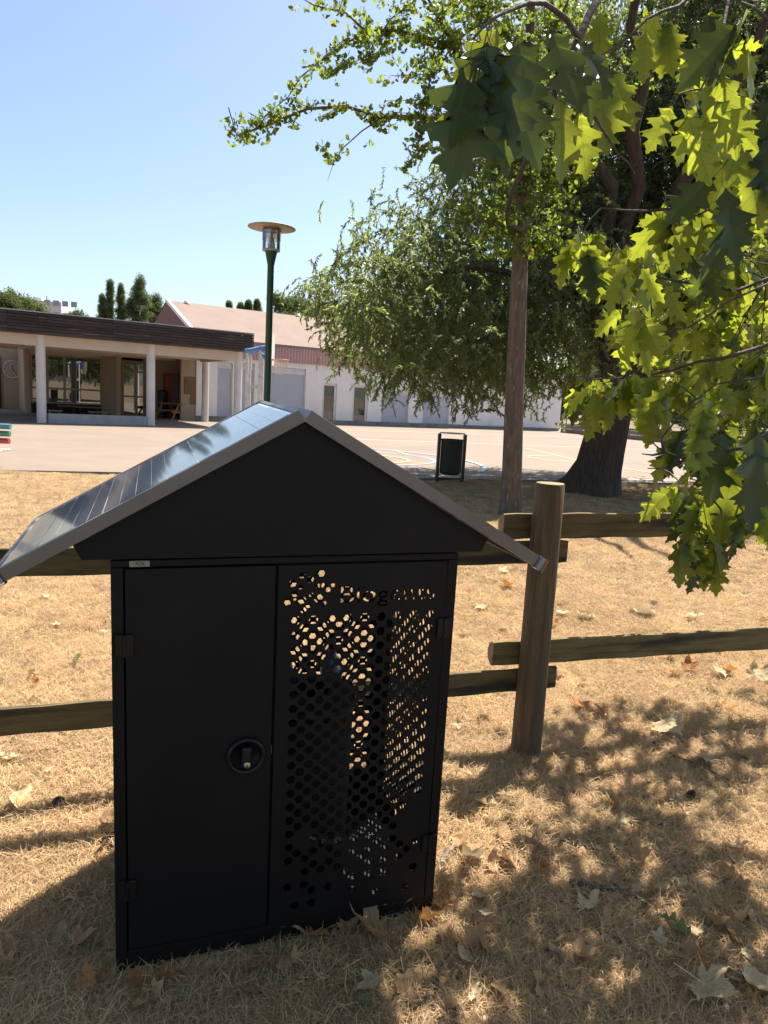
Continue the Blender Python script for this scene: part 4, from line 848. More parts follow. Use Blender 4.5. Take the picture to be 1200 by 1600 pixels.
def sprig(seed, L_=.46, nl=20, ll=.085, lw=.0125, m='willow_leaf'):
    r = random.Random(seed); mb = MB(); tw = 0; P = []
    p = Vector((0, 0, 0)); d = Vector((r.uniform(-1, 1), r.uniform(-1, 1), r.uniform(-.6, .3))).normalized()
    for i in range(nl):
        d = (d+Vector((r.uniform(-.15, .15), r.uniform(-.15, .15), -.07))).normalized(); p = p+d*L_/nl; P.append(p.copy())
        for _ in range(2):
            h = (d*.8+Vector((r.gauss(0, .6), r.gauss(0, .6), r.gauss(0, .4)-.35))).normalized(); l = ll*r.uniform(.7, 1.2); q2 = p+h*l; sd_ = h.cross(Vector((r.gauss(0, 1), r.gauss(0, 1), r.gauss(0, 1)))).normalized()*lw*r.uniform(.8, 1.3)
            mb.add([p, p+h*l*.45+sd_, q2, p+h*l*.45-sd_], [(0, 1, 2, 3)])
    mb.tube(P[::6], .0025, 3, m=1); return mb.mesh('sprig', [M[m], M['twig']])
cW = src_collection('hanging_sprig', [sprig(s) for s in range(6)])
P, Rr, S = [], [], []
# clustered: sprigs gather in hanging curtains, leaving gaps between them
cl_ = []
while len(cl_) < 860:
    z = 1.3+8.6*random.random()**1.1; a = random.uniform(0, 6.28); r = env(z)*random.random()**.5
    low = 2.55+.15*math.sin(5*a) if r > 4.3 else (2.0 if r > 2 else 3.0)
    if z < low: continue
    if r*math.sin(a) < -3.3+.47*z: continue
    cl_.append((r*math.cos(a)+.35*max(0, z-3), r*math.sin(a), z))
for cx, cy, cz in cl_:
    for _ in range(24):
        P.append((cx+random.gauss(0, .32), cy+random.gauss(0, .32), cz+random.gauss(0, .30))); Rr.append((random.uniform(-.6, .6), random.uniform(-.6, .6), random.uniform(0, 6.28))); S.append(random.uniform(.65, 1.2))
# long trailing strands on the open left side
for px, py, y1 in ((492, 420, 500), (505, 425, 520), (528, 430, 600), (545, 470, 560), (560, 400, 520), (575, 480, 590), (590, 400, 640), (612, 480, 640), (640, 500, 648), (670, 520, 645), (520, 415, 450), (480, 432, 470)):
    Y = random.uniform(12., 13.6)
    for _ in range(16): q_ = at(px+random.gauss(0, 6), random.uniform(py, y1-14), Y+random.gauss(0, .2)); P.append((q_.x-WB.x, q_.y-WB.y, q_.z)); Rr.append((random.uniform(-.3, .3), random.uniform(-.3, .3), random.uniform(0, 6.28))); S.append(random.uniform(.45, .8))
instancer('crown', P, Rr, S, cW, wt)

# ---- ginkgo
GB = G(800, 806); GB.z = 0; GY = GB.y
gk = empty('ginkgo_tree', GB, label='slender ginkgo with a reddish brown trunk and small fan-shaped leaves, behind the fence post', cat='tree')
def loc(p, base): return p-base
tp = [(795, 812, .17), (798, 790, .145), (800, 740, .132), (803, 640, .125), (808, 520, .115), (812, 420, .105), (815, 330, .09), (820, 230, .075), (826, 100, .06), (832, -60, .045), (838, -250, .02)]
P = [loc(at(x, y, GY), GB) for x, y, r in tp]; P[0].z = -.05; MB().tube(P, [r for *_, r in tp], 26, noise=.05).build('trunk', M['ginkgo_bark'], gk)
gl = lambda pts: [loc(at(x, y, Y), GB) for x, y, Y in pts]
gbr = [([(815, 330, 9.75), (780, 220, 9.6), (748, 145, 9.4), (715, 80, 9.2), (680, 20, 9.0), (650, -40, 8.9)], .05),
 ([(818, 260, 9.7), (760, 215, 9.5), (690, 185, 9.3), (640, 183, 9.2), (590, 182, 9.1), (540, 166, 9.0), (480, 170, 9.0), (420, 195, 8.9), (370, 212, 8.9), (357, 168, 8.9)], .035),
 ([(715, 80, 9.2), (680, 62, 9.1), (620, 48, 9.0), (570, 47, 9.0), (540, 20, 8.9), (490, 8, 8.9), (468, -5, 8.8)], .022),
 ([(583, 47, 9.0), (545, 65, 9.0), (503, 93, 8.9), (470, 120, 8.9), (450, 152, 8.9), (415, 180, 8.9), (378, 208, 8.9)], .012),
 ([(600, 182, 9.1), (565, 205, 9.1), (535, 232, 9.0), (520, 258, 9.0), (512, 282, 9.0)], .01),
 ([(700, 60, 9.2), (672, 120, 9.1), (665, 180, 9.1), (650, 235, 9.0), (636, 262, 9.0)], .014),
 ([(650, 0, 9.0), (610, 30, 9.0), (570, 90, 8.9), (520, 110, 8.9)], .012),
 ([(815, 330, 9.75), (860, 290, 9.5), (900, 270, 9.3), (940, 240, 9.2)], .03), ([(812, 400, 9.75), (850, 385, 9.6), (872, 350, 9.5), (890, 330, 9.4)], .02),
 ([(813, 380, 9.75), (770, 350, 9.5), (735, 335, 9.4), (690, 322, 9.3)], .02), ([(818, 250, 9.7), (870, 190, 9.9), (920, 120, 10.0), (950, 40, 10.1)], .035),
 ([(822, 180, 9.7), (790, 120, 10.2), (750, 60, 10.5), (735, -20, 10.6)], .03), ([(826, 100, 9.7), (780, 40, 9.4), (720, -30, 9.2)], .03), ([(826, 90, 9.7), (880, 20, 9.5), (910, -60, 9.4)], .03),
 ([(705, 70, 9.2), (760, 30, 9.1), (790, -20, 9.0)], .014), ([(820, 220, 9.7), (775, 190, 9.2), (730, 150, 8.8), (690, 140, 8.6)], .014)]
GP, GR, GS = [], [], []
def leafcl(p, s=1.): GP.append(tuple(p)); GR.append((random.uniform(-.5, .5), random.uniform(-.5, .5), random.uniform(0, 6.28))); GS.append(s*random.uniform(.7, 1.2))
bm_ = MB()
for pts, r0 in gbr:
    P = gl(pts); bm_ = MB().tube(P, [r0*(1-.8*i/(len(P)-1)) for i in range(len(P))], 7, noise=.05); bm_.build('branch', M['ginkgo_bark'], gk)
    for a, b in zip(P[:-1], P[1:]):
        nst = max(1, int((b-a).length/.035)); 
        for i in range(nst):
            t = i/nst; p = a.lerp(b, t)
            if r0 < .011 and random.random() < .75: continue
            if random.random() < .85: leafcl(p+Vector((random.gauss(0, .06), random.gauss(0, .06), random.gauss(0, .05))))
            if random.random() < .16:   # side twig with leaf tufts
                d = Vector((random.gauss(0, 1), random.gauss(0, 1), random.gauss(0, .7))).normalized(); ln = random.uniform(.15, .5)
                for q_ in range(int(ln/.04)): leafcl(p+d*(.04*q_)+Vector((random.gauss(0, .025),)*3))
                MB_t = (p, p+d*ln); bm_t = MB().tube([p, p+d*ln], [.006, .003], 4); TW = globals().setdefault('_TW', MB()); TW.add(bm_t.v, bm_t.f, True)
# crown round the trunk
for _ in range(560):
    t = random.random(); px, py = 815+random.gauss(0, 38)+t*8, 400-t*230; q_ = at(px, py, 9.7+random.gauss(0, .35)); leafcl(loc(q_, GB), .95)
for _ in range(1100):
    px, py = random.gauss(790, 95), random.uniform(-180, 130); q_ = at(px, py, 9.7+random.gauss(0, .9)); leafcl(loc(q_, GB))
_TW.build('twigs', M['ginkgo_bark'], gk, kind='stuff')
def fan(seed, m):
    r = random.Random(seed); mb = MB()
    for _ in range(6):
        h = Vector((r.gauss(0, 1), r.gauss(0, 1), r.uniform(-1.2, .3))).normalized(); pet = h*.035; b = h.orthogonal().normalized(); b = (Matrix.Rotation(r.uniform(0, 6.28), 3, h) @ b); dn = Vector((0, 0, -.5)); h2 = (h+dn).normalized(); b = (b-h2*b.dot(h2)).normalized(); nn = h2.cross(b); sz = .045*r.uniform(.6, 1.1)
        yel = 1 if r.random() < .06 else 0
        o = pet; pts = [o]+[o+(h2*math.cos(a)*sz+b*math.sin(a)*sz*1.05+nn*sz*.12*math.cos(a*3)) for a in (-1.05, -.6, -.12, 0, .12, .6, 1.05)]; pts[4] = o+h2*sz*.72
        mb.add(pts, [(0, i, i+1) for i in range(1, 7)], m=yel); mb.add([Vector((0, 0, 0)), pet+b*.0012, pet-b*.0012], [(0, 1, 2)])
    return mb.mesh('fan', m)
cG = src_collection('fan_leaf', [fan(s, [M['ginkgo_leaf'], M['ginkgo_leaf_y']]) for s in range(8)])
instancer('crown', GP, GR, GS, cG, gk)

# ================================================================== OAK with hanging branches
OB = Vector((3.9, 3.1, 0))
oak = empty('oak_tree', OB, label='oak whose branches of large pointed lobed leaves hang into the picture from the upper right', cat='tree')
half = [(0, 0), (.05, .05), (.11, .10), (.16, .12), (.23, .15), (.19, .19), (.14, .235), (.185, .29), (.27, .335), (.37, .40), (.31, .41), (.31, .46), (.21, .455), (.145, .485), (.185, .545), (.27, .60), (.36, .69), (.28, .675), (.27, .735), (.18, .71), (.115, .735), (.13, .78), (.205, .865), (.135, .85), (.10, .885), (.055, .90), (.05, .95), (0, 1.0)]
def lobed_leaf(seed, mats, curl=.13, fold=.22, pet=.22, twist=0., half=half):
    r = random.Random(seed); vs = []; fs = []; lv = []
    jit = [(x*.80*(1+r.uniform(-.12, .12)), y+r.uniform(-.012, .012)) for x, y in half]
    fa = fold*r.uniform(.3, 1.3); cu = curl*r.uniform(-.4, 1.3); lobew = [r.uniform(-.10, .10) for _ in range(8)]
    def pos(x, y):
        z = abs(x)*fa-cu*y*y*.6+.05*math.sin(9*y+seed)*abs(x)*2+lobew[int(y*3.9)]*abs(x)*1.2; an = twist*y
        return (x*math.cos(an)-z*math.sin(an), y*(1-.08*abs(cu)), z*math.cos(an)+x*math.sin(an))
    n = len(half)
    for sg in (1, -1):
        b = len(vs)
        for i, (x, y) in enumerate(jit):
            ym = half[i][1]*.985+ .0; ym = max(0, min(1, half[i][1]))
            # midrib point a little nearer the base so that the side veins sweep forward
            yb = max(0, ym-.45*half[i][0]) if 0 < i < n-1 else ym
            vs.append(pos(0, yb)); lv.append((0, yb, 0)); vs.append(pos(sg*x*.55, yb+(y-yb)*.55)); lv.append((sg*x*.55, yb+(y-yb)*.55, 0)); vs.append(pos(sg*x, y)); lv.append((sg*x, y, 0))
        for i in range(n-1):
            for k_ in (0, 1):
                f = (b+3*i+k_, b+3*i+k_+1, b+3*i+4+k_, b+3*i+3+k_); fs.append(f if sg > 0 else f[::-1])
    nleaf = len(fs); b = len(vs); w_ = .006
    for i in range(4):
        t = i/3; y = -pet*(1-t)+.02*t; z = -.05*math.sin(t*3.1); vs += [(-w_, y, z), (w_, y, z), (0, y, z+w_)]; lv += [(0, 0, 0)]*3
    for i in range(3): fs += [(b+3*i+j, b+3*i+(j+1) % 3, b+3*i+3+(j+1) % 3, b+3*i+3+j) for j in range(3)]
    me = bpy.data.meshes.new('leaf'); me.from_pydata([tuple(Vector(v)+Vector((0, pet, 0))) for v in vs], [], fs)
    for m_ in mats: me.materials.append(m_)
    a = me.attributes.new('lv', 'FLOAT_VECTOR', 'POINT'); a.data.foreach_set('vector', np.asarray(lv, np.float32).ravel())
    me.polygons.foreach_set('use_smooth', [True]*len(fs)); me.polygons.foreach_set('material_index', [0]*nleaf+[1]*(len(fs)-nleaf)); me.update(); return me
M['petiole'] = mat('petiole', (.20, .20, .06), None, .6, 20)
LB = [lobed_leaf(s, [M['oak_leaf'], M['petiole']]) for s in range(9)]; LD = [lobed_leaf(s+50, [M['oak_leaf_dark'], M['petiole']]) for s in range(5)]
def orient(d, nrm, p, s):
    d = d.normalized(); nrm = (nrm-d*nrm.dot(d)).normalized(); x = d.cross(nrm); return Matrix.Translation(p) @ Matrix((x, d, nrm)).transposed().to_4x4() @ Matrix.Scale(s, 4)
OAKL = []
def oleaf(p, d, nrm, s, dark=False):
    OAKL.append((topx(p), p, d, nrm, s, dark))
obr = {
 'b1': [(1010, -160, 1.5), (960, -60, 1.28), (945, -20, 1.2), (905, 60, 1.1), (875, 115, 1.08), (855, 185, 1.1), (828, 235, 1.12), (800, 300, 1.15), (792, 330, 1.16), (793, 352, 1.17), (815, 360, 1.2), (840, 338, 1.25), (862, 302, 1.3)],
 'b2': [(872, 118, 1.08), (905, 150, 1.12), (930, 185, 1.2), (965, 240, 1.3), (992, 272, 1.4)],
 'b3': [(905, 60, 1.1), (885, 30, 1.0), (850, 5, .97), (800, 15, .92), (768, 30, .88), (740, 60, .86)],
 'b4': [(1180, -120, 1.7), (1110, -30, 1.55), (1060, 10, 1.45), (1010, 30, 1.4), (960, 75, 1.35), (932, 92, 1.3)],
 'b5': [(1180, -120, 1.7), (1140, -30, 1.5), (1132, 30, 1.45), (1125, 80, 1.4), (1095, 140, 1.36), (1060, 148, 1.32)],
 'b6': [(1450, 200, 2.6), (1280, 170, 1.9), (1210, 180, 1.65), (1160, 215, 1.6), (1130, 260, 1.55)],
 'b7': [(1500, 260, 2.8), (1240, 300, 1.95), (1150, 330, 1.85), (1080, 322, 1.8), (1010, 330, 1.8), (940, 325, 1.8)],
 'b8': [(1500, 330, 3.0), (1250, 420, 2.5), (1150, 455, 2.4), (1060, 440, 2.5), (980, 425, 2.6), (920, 400, 2.6)],
 'b8b': [(1250, 420, 2.5), (1140, 470, 2.3), (1075, 512, 2.25), (1020, 520, 2.3)],
 'b9': [(1500, 480, 3.0), (1230, 530, 2.3), (1130, 560, 2.2), (1050, 578, 2.3), (980, 590, 2.5), (920, 592, 2.6)],
 'b9b': [(1230, 530, 2.3), (1190, 590, 2.1), (1120, 600, 2.1), (1060, 640, 2.2)],
 'b10': [(1500, 560, 2.9), (1260, 650, 2.1), (1160, 700, 1.95), (1100, 712, 1.95), (1071, 718, 1.95), (1038, 706, 1.95), (1018, 690, 1.95)],
 'b10b': [(1071, 718, 1.95), (1050, 729, 1.95), (1012, 732, 1.95)], 'b10c': [(1038, 706, 1.95), (1020, 711, 1.95), (1003, 709, 1.95)], 'b10d': [(1038, 706, 1.95), (1034, 690, 1.95), (1033, 685, 1.95)],
 'b11': [(1500, 560, 2.9), (1240, 640, 2.0), (1180, 700, 1.9), (1135, 770, 1.85), (1108, 830, 1.85), (1092, 870, 1.85)],
 'b12': [(1500, 60, 2.6), (1280, 60, 1.8), (1200, 30, 1.6), (1150, 0, 1.45)],
 'b13': [(1500, 640, 2.8), (1260, 720, 1.9), (1180, 760, 1.8), (1130, 800, 1.8)]}
BP = []
LIMB = [Vector((3.9, 3.1, 2.6)), Vector((3.0, 3.2, 3.6))]
for k_, pts in obr.items():
    W = [at(*p) for p in pts]; n_ = len(W); r0 = {'b1': .007, 'b2': .0042, 'b3': .0045}.get(k_, .008 if pts[0][0] > 1300 else .005)
    # subdivide with slight crookedness
    Q = []
    for a, b in zip(W[:-1], W[1:]):
        for t in (0, .5): Q.append(a.lerp(b, t)+Vector((random.gauss(0, 1), random.gauss(0, 1), random.gauss(0, 1)))*(b-a).length*(.02 if t else .0))
    Q.append(W[-1]); rr = [max(.0014, r0*(1-.8*i/(len(Q)-1))) for i in range(len(Q))]
    MB().tube([q_-OB for q_ in Q], rr, 7, noise=.08).build('branch', M['twig'], oak)
    BP += Q
    if pts[0][0] >= 1400 or pts[0][1] < -100:
        P, rr = limb(Vector((3.7+random.uniform(-.1, .1), 3.1, random.uniform(1.8, 3.6))), W[0], .05, r0, .2, .1); MB().tube([q_-OB for q_ in P], rr, 8).build('branch', M['twig'], oak)
TWG = MB()
def cluster(px, py, Y, n, s, dark=.2, spread=1., face=None):
    p = at(px, py, Y)
    q_ = min(BP, key=lambda b: (b-p).length); L_ = (q_-p).length
    if L_ > .01:
        mid = q_.lerp(p, .5)+Vector((0, 0, .06*L_)); TWG.tube([q_-OB, mid-OB, p-OB], [.0028, .0022, .0016], 5)
    for i in range(n):
        a = random.uniform(0, 6.28); lat = random.uniform(.1, .7)*spread; d = Vector((math.cos(a)*lat, math.sin(a)*lat*.8, -random.uniform(.6, 1.1)))
        an = random.gauss(math.pi/2, .65); nrm = Vector((math.cos(an), math.sin(an)*random.choice((1, -1)), random.uniform(.1, .9)))
        oleaf(p+Vector((random.gauss(0, .012), random.gauss(0, .012), random.gauss(0, .012))), d, nrm, s*random.uniform(.72, 1.12), random.random() < dark)
def exact(px, py, Y, tipx, tipy, tipY, dark, facing=(0, -1, .2)):
    a, b = at(px, py, Y), at(tipx, tipy, Y+(tipY-Y)*.25); oleaf(a, b-a, Vector(facing), (b-a).length/1.2, dark)
# the large near leaves, one by one (petiole end -> tip)
for L in [(768, 30, .88, 700, 300, .72, True, (.2, -1, .3)), (775, 35, .88, 790, 270, .76, True, (-.3, -1, .2)), (850, 10, .97, 905, 180, .85, True, (.2, -1, .4)), (742, 60, .86, 705, 235, .80, False, (.4, 1, .3)), (760, 40, .88, 850, 260, .80, True, (.2, -1, .2)),
 (800, 15, .92, 840, 215, .84, True, (.3, -1, .3)), (905, 60, 1.1, 925, 190, 1.0, True, (0, -1, .4)), (890, 40, 1.02, 960, 150, .95, True, (.4, -1, .5)), (768, 30, .88, 735, 215, .82, True, (-.5, -1, .3)), (790, 20, .9, 720, 150, .84, False, (.2, -1, .9)),
 (872, 118, 1.08, 885, 285, 1.05, False, (.7, -1, .2)), (905, 150, 1.12, 915, 280, 1.08, False, (-.6, -1, .3)), (932, 92, 1.3, 950, 245, 1.25, False, (.5, 1, .3)), (950, 85, 1.33, 990, 205, 1.3, False, (-.2, 1, .6)), (1010, 30, 1.4, 1005, 130, 1.35, False, (.3, 1, .2)),
 (1060, 148, 1.32, 1010, 240, 1.28, False, (.2, 1, .3)), (1095, 140, 1.36, 1060, 260, 1.3, False, (-.4, 1, .3)), (1100, 140, 1.36, 1185, 235, 1.34, False, (-.1, 1, .2)), (1120, 90, 1.4, 1190, 70, 1.4, False, (.1, .6, 1)), (1125, 85, 1.4, 1150, 250, 1.36, False, (.3, 1, .3)),
 (1132, 20, 1.45, 1140, 100, 1.3, True, (.2, -1, .2)), (1160, 215, 1.6, 1110, 330, 1.5, False, (.2, 1, .2)), (1130, 260, 1.55, 1040, 350, 1.45, True, (.1, -1, .5)), (1160, 215, 1.6, 1190, 360, 1.5, False, (.4, 1, .3)), (1200, 180, 1.6, 1200, 330, 1.5, True, (0, -1, .3)),
 (1130, 265, 1.55, 1150, 420, 1.45, True, (.2, -1, .3)), (1150, 330, 1.85, 1100, 440, 1.7, True, (.1, -1, .4)), (1080, 322, 1.8, 1050, 430, 1.75, False, (.3, 1, .2)), (1065, 150, 1.32, 1110, 290, 1.3, False, (.2, 1, .4)),
 (1135, 640, 1.75, 1105, 790, 1.62, True, (.1, -1, .2)), (1190, 640, 1.7, 1170, 830, 1.6, True, (.2, -1, .2)), (1100, 590, 1.9, 1090, 720, 1.8, True, (.3, -1, .5)), (1150, 690, 1.8, 1125, 850, 1.75, False, (.4, 1, .3)), (1092, 870, 1.85, 1075, 930, 1.8, True, (.1, -1, .2)),
 (1108, 830, 1.85, 1140, 885, 1.8, True, (.2, -1, .2)), (1100, 830, 1.85, 1060, 870, 1.8, True, (.2, -1, .2)), (1092, 850, 1.85, 1100, 925, 1.8, False, (.5, 1, .1))]: exact(*L)
# clusters along the branch network: (px, py, Y, leaves, size, share of dark)
random.seed(21)
def region(x0, x1, y0, y1, Y0, Y1, k, n, s, dark): 
    for _ in range(k): cluster(random.uniform(x0, x1), random.uniform(y0, y1), random.uniform(Y0, Y1), n, s, dark)
region(1010, 1200, 250, 330, 1.6, 2.1, 4, 4, .16, .4)
region(905, 1060, 325, 400, 1.9, 2.8, 7, 4, .155, .15)
region(980, 1200, 370, 500, 2.2, 3.0, 14, 4, .16, .15)
region(900, 1040, 575, 610, 2.3, 2.7, 7, 4, .15, .1)
region(1020, 1200, 520, 620, 2.0, 2.8, 10, 4, .155, .25)
region(1060, 1200, 620, 700, 1.7, 2.2, 6, 4, .14, .35)
region(1090, 1200, 700, 790, 1.7, 2.0, 6, 4, .13, .3)
region(1070, 1120, 760, 850, 1.8, 1.9, 4, 3, .13, .4)
region(1050, 1110, 735, 760, 1.8, 1.9, 2, 3, .12, .3)
region(930, 1200, -30, 50, 1.4, 1.9, 4, 3, .16, .3)
region(1000, 1200, 60, 200, 1.5, 2.0, 3, 3, .16, .1)
region(1130, 1230, 40, 160, 1.5, 1.9, 4, 3, .15, .2)
TWG.build('twigs', M['twig'], oak, kind='stuff')
# the 300 that show largest are parts; the rest join the foliage
OAKL.sort(key=lambda r: -r[4]/max(.1, r[0][2]))
inv = Matrix.Translation(-OB)
for i, (tp_, p, d, nrm, s, dark) in enumerate(OAKL[:300]):
    o = link('leaf', (LD[i % 5] if dark else LB[i % 9]), oak); o.matrix_local = inv @ orient(d, nrm, p, s)
# foliage beyond: further leaves in view, and the canopy overhead that shades the ground
def cl_mesh(seed, n=9):
    r = random.Random(seed); vs, fs, mi, lv = [], [], [], []
    mb = MB(); lvs = []
    for _ in range(n):
        h = half; d = Vector((r.gauss(0, 1), r.gauss(0, 1), -.7)).normalized(); nn = Vector((r.gauss(0, .6), r.gauss(0, 1), r.uniform(.2, 1))); nn = (nn-d*nn.dot(d)).normalized(); x = d.cross(nn); p = Vector((r.gauss(0, .05), r.gauss(0, .05), r.gauss(0, .05))); s = .14*r.uniform(.7, 1.15)
        simp = [half[i] for i in (0, 2, 4, 6, 9, 11, 13, 16, 18, 20, 22, 23, 27)]; pts = simp+[(-a, b) for a, b in simp[::-1][1:-1]]; P = [p+d*s*(y+.2)+x*s*a*.8+nn*s*abs(a)*.25 for a, y in pts]
        c_ = [p+d*s*.2, p+d*s*1.2]; k_ = len(simp); R1 = P[:k_]; L1 = [P[0]]+P[k_:][::-1]+[P[k_-1]]
        for side in (R1, L1):
            mid = [p+d*s*(simp[i][1]+.2) for i in range(k_)]; mb.add(mid+side, [(i, i+1, k_+i+1, k_+i) for i in range(k_-1)], True)
    return mb.mesh('leaf_cluster', M['oak_leaf'])
cO = src_collection('oak_cluster', [cl_mesh(s) for s in range(6)])
P, Rr, S = [], [], []
def addp(p, s=1.): P.append(tuple(p-OB)); Rr.append((random.uniform(-.3, .3), random.uniform(-.3, .3), random.uniform(0, 6.28))); S.append(s*random.uniform(.7, 1.1))
for tp_, p, d, nrm, s, dark in OAKL[300:]: addp(p, .6)
for _ in range(70): addp(at(random.uniform(1010, 1330), random.uniform(330, 620), random.uniform(2.7, 4.4)))
for _ in range(30): addp(at(random.uniform(1120, 1330), random.uniform(640, 800), random.uniform(2.1, 2.6)), .8)
# canopy: clumps at 3.2-6 m whose shadows fall on the shaded parts of the lawn
def inpoly(x, y, pl):
    c_ = False; j = len(pl)-1
    for i in range(len(pl)):
        xi, yi = pl[i]; xj, yj = pl[j]
        if (yi > y) != (yj > y) and x < (xj-xi)*(y-yi)/(yj-yi)+xi: c_ = not c_
        j = i
    return c_
shade = [[(-500, 1700), (-300, 1560), (0, 1475), (90, 1415), (180, 1350), (420, 1420), (560, 1470), (650, 1500), (700, 1440), (790, 1400), (900, 1400), (960, 1430), (1040, 1480), (1200, 1500), (1500, 1520), (1500, 2200), (-500, 2200)],
         [(985, 1215), (1060, 1195), (1200, 1165), (1500, 1150), (1500, 1300), (1200, 1290), (1130, 1275), (1100, 1500), (1030, 1450), (1010, 1290), (930, 1275), (840, 1262)], [(1120, 1300), (1170, 1330), (1180, 1500), (1120, 1500)]]
lit = [(715, 1540, 60), (1165, 1330, 30), (1010, 1440, 22), (870, 1560, 25), (1080, 1560, 25), (1150, 1440, 20), (800, 1490, 20), (960, 1540, 20)]
random.seed(5); n_try = 0
slx, sly = SUN.x/SUN.z, SUN.y/SUN.z; cnt = 0
while cnt < 820 and n_try < 40000:
    n_try += 1; gx, gy = random.uniform(-3.0, 3.2), random.uniform(-1.6, 3.2)
    if -.35 < gy < 1.15 and gx > -.15: continue
    tx, ty, tz = topx(Vector((gx, gy, 0)))
    if gy > 1.3 and tz > 0:
        if not any(inpoly(tx, ty, pl) for pl in shade): continue
        if any((tx-a)**2+(ty-b)**2 < (r*.55)**2 for a, b, r in lit): continue
        # keep clumps clear of the sunlit border
        if not all(any(inpoly(tx+dx, ty+dy, pl) for pl in shade) for dx, dy in ((0, -38),)): continue
    z = random.uniform(3.3, 6.2); p = Vector((gx+slx*z, gy+sly*z, z)); a, b, zz = topx(p)
    if zz > .2 and a < 930 and b > -90 and a > -300: continue
    if zz > .2 and -60 < b < 800 and 0 < a < 960: continue
    addp(p, .95); cnt += 1
cnt = 0  # more unseen clumps, added overhead and behind the camera to block sky light
while cnt < 950:
    z = random.uniform(3.4, 7.5); gx, gy = random.uniform(-5, 4.5), random.uniform(-9, 1.15); p = Vector((gx+slx*z, gy+sly*z, z)); a, b, zz = topx(p)
    if -.35 < gy < 1.15 and gx > -.15: continue
    if zz > .2 and -150 < a < 1350 and -90 < b < 1700: continue
    addp(p, 1.15); cnt += 1
instancer('foliage', P, Rr, S, cO, oak)
for i in range(26):
    c_ = random.choice(P); p1 = Vector(c_); p0 = Vector((0, 0, random.uniform(2.6, 4.5))); Q, rr = limb(p0, p1, .06, .008, .25, .1); 
    if any((lambda t: t[2] > .1 and -20 < t[0] < 950 and -20 < t[1] < 1620)(topx(q_+OB)) for q_ in Q): continue
    MB().tube(Q, rr, 7).build('branch', M['dark_bark'], oak)
MB().tube([(0, 0, -.1), (0, 0, .3), (-.02, 0, 1.5), (-.04, .02, 3), (0, .05, 4.6), (.1, .05, 6.5)], [.30, .24, .21, .19, .13, .05], 18, noise=.04).build('trunk', M['dark_bark'], oak)

# ================================================================== LITTER ON THE LAWN
plane5 = [(r_ * math.cos(R_(a)), r_ * math.sin(R_(a))) for a, r_ in []]
def palm_leaf(seed, m, curl=.5):
    r = random.Random(seed); tips = [(-128, .52), (-68, .86), (0, 1.0), (66, .84), (126, .50)]; out = []
    for i, (a, R1) in enumerate(tips):
        R1 *= r.uniform(.88, 1.1)
        out += [(a-19, R1*.66), (a-11, R1*.80), (a-5, R1*.82), (a, R1), (a+6, R1*.80), (a+12, R1*.78), (a+19, R1*.64)]
        if i < 4: out.append(((a+tips[i+1][0])/2, .50*r.uniform(.85, 1.1)))
    out = [(-168, .20)]+out+[(168, .20)]
    c1, c2, ph = curl*r.uniform(.4, 1.2), curl*r.uniform(-.5, .9), r.uniform(0, 6)
    def pos(a, q_): x, y = q_*math.sin(R_(a)), q_*math.cos(R_(a)); return (x*(1-.25*c1*abs(x)), y*(1-.2*abs(c2)), c1*x*x*.8+c2*y*y*.5+.09*math.sin(3*R_(a)+ph)*q_+.07*math.sin(9*q_+ph)+.16*c1*max(0, q_-.6)*math.cos(2.5*R_(a)+ph*2)*3)
    vs = [(0, 0, 0)]; lv = [(0, 0, 0)]; k_ = len(out)
    for f in (.35, .7, 1.):
        for a, q_ in out: vs.append(pos(a, q_*f)); lv.append((q_*f*math.sin(R_(a)), q_*f*math.cos(R_(a)), 0))
    fs = [(0, 1+i, 2+i) for i in range(k_-1)]+[(0, k_, 1)]
    for l in (0, 1): fs += [(1+l*k_+i, 1+(l+1)*k_+i, 1+(l+1)*k_+(i+1) % k_, 1+l*k_+(i+1) % k_) for i in range(k_)]
    b = len(vs)
    for i in range(4): t = i/3; vs += [(-.012, -.75*t, .12*t*c1), (.012, -.75*t, .12*t*c1)]; lv += [(0, 0, 0)]*2
    fs += [(b+2*i, b+2*i+1, b+2*i+3, b+2*i+2) for i in range(3)]
    me = bpy.data.meshes.new('fallen_leaf'); me.from_pydata(vs, [], fs); me.materials.append(m); a = me.attributes.new('lv', 'FLOAT_VECTOR', 'POINT'); a.data.foreach_set('vector', np.asarray(lv, np.float32).ravel()); me.polygons.foreach_set('use_smooth', [True]*len(fs)); return me
FM = {k_: [palm_leaf(s+hash_, M[mm], cu) for s in range(3)] for hash_, (k_, mm, cu) in enumerate((('t', 'dry_leaf', 1.), ('p', 'pale_leaf', .8), ('o', 'orange_leaf', 1.1), ('g', 'green_leaf', .3)))}
OM = {k_: [lobed_leaf(s+70, [M[mm], M[mm]], .5, .5) for s in range(2)] for k_, mm in (('t', 'dry_leaf'), ('p', 'pale_leaf'), ('o', 'orange_leaf'), ('g', 'green_leaf'))}
def fallen(px, py, spx, kind, lab, group=None, tilt=.35, oaky=False, lift=.036, rz=None):
    p = G(px, py); d_ = topx(p)[2]; s = spx*d_/F*.5*(1.5 if not oaky else 1.7); i = random.randrange(2 if oaky else 3)
    o = link('fallen_leaf', (OM if oaky else FM)[kind][i]); o.location = (p.x, p.y, ground_z(p.x, p.y)+lift+.12*s); o.rotation_euler = (random.uniform(-tilt, tilt), random.uniform(-tilt, tilt), random.uniform(0, 6.28) if rz is None else R_(rz)); o.scale = (s, s, s)
    tag(o, lab, 'leaf', group); return o
GL = 'fallen leaves on the dry lawn'
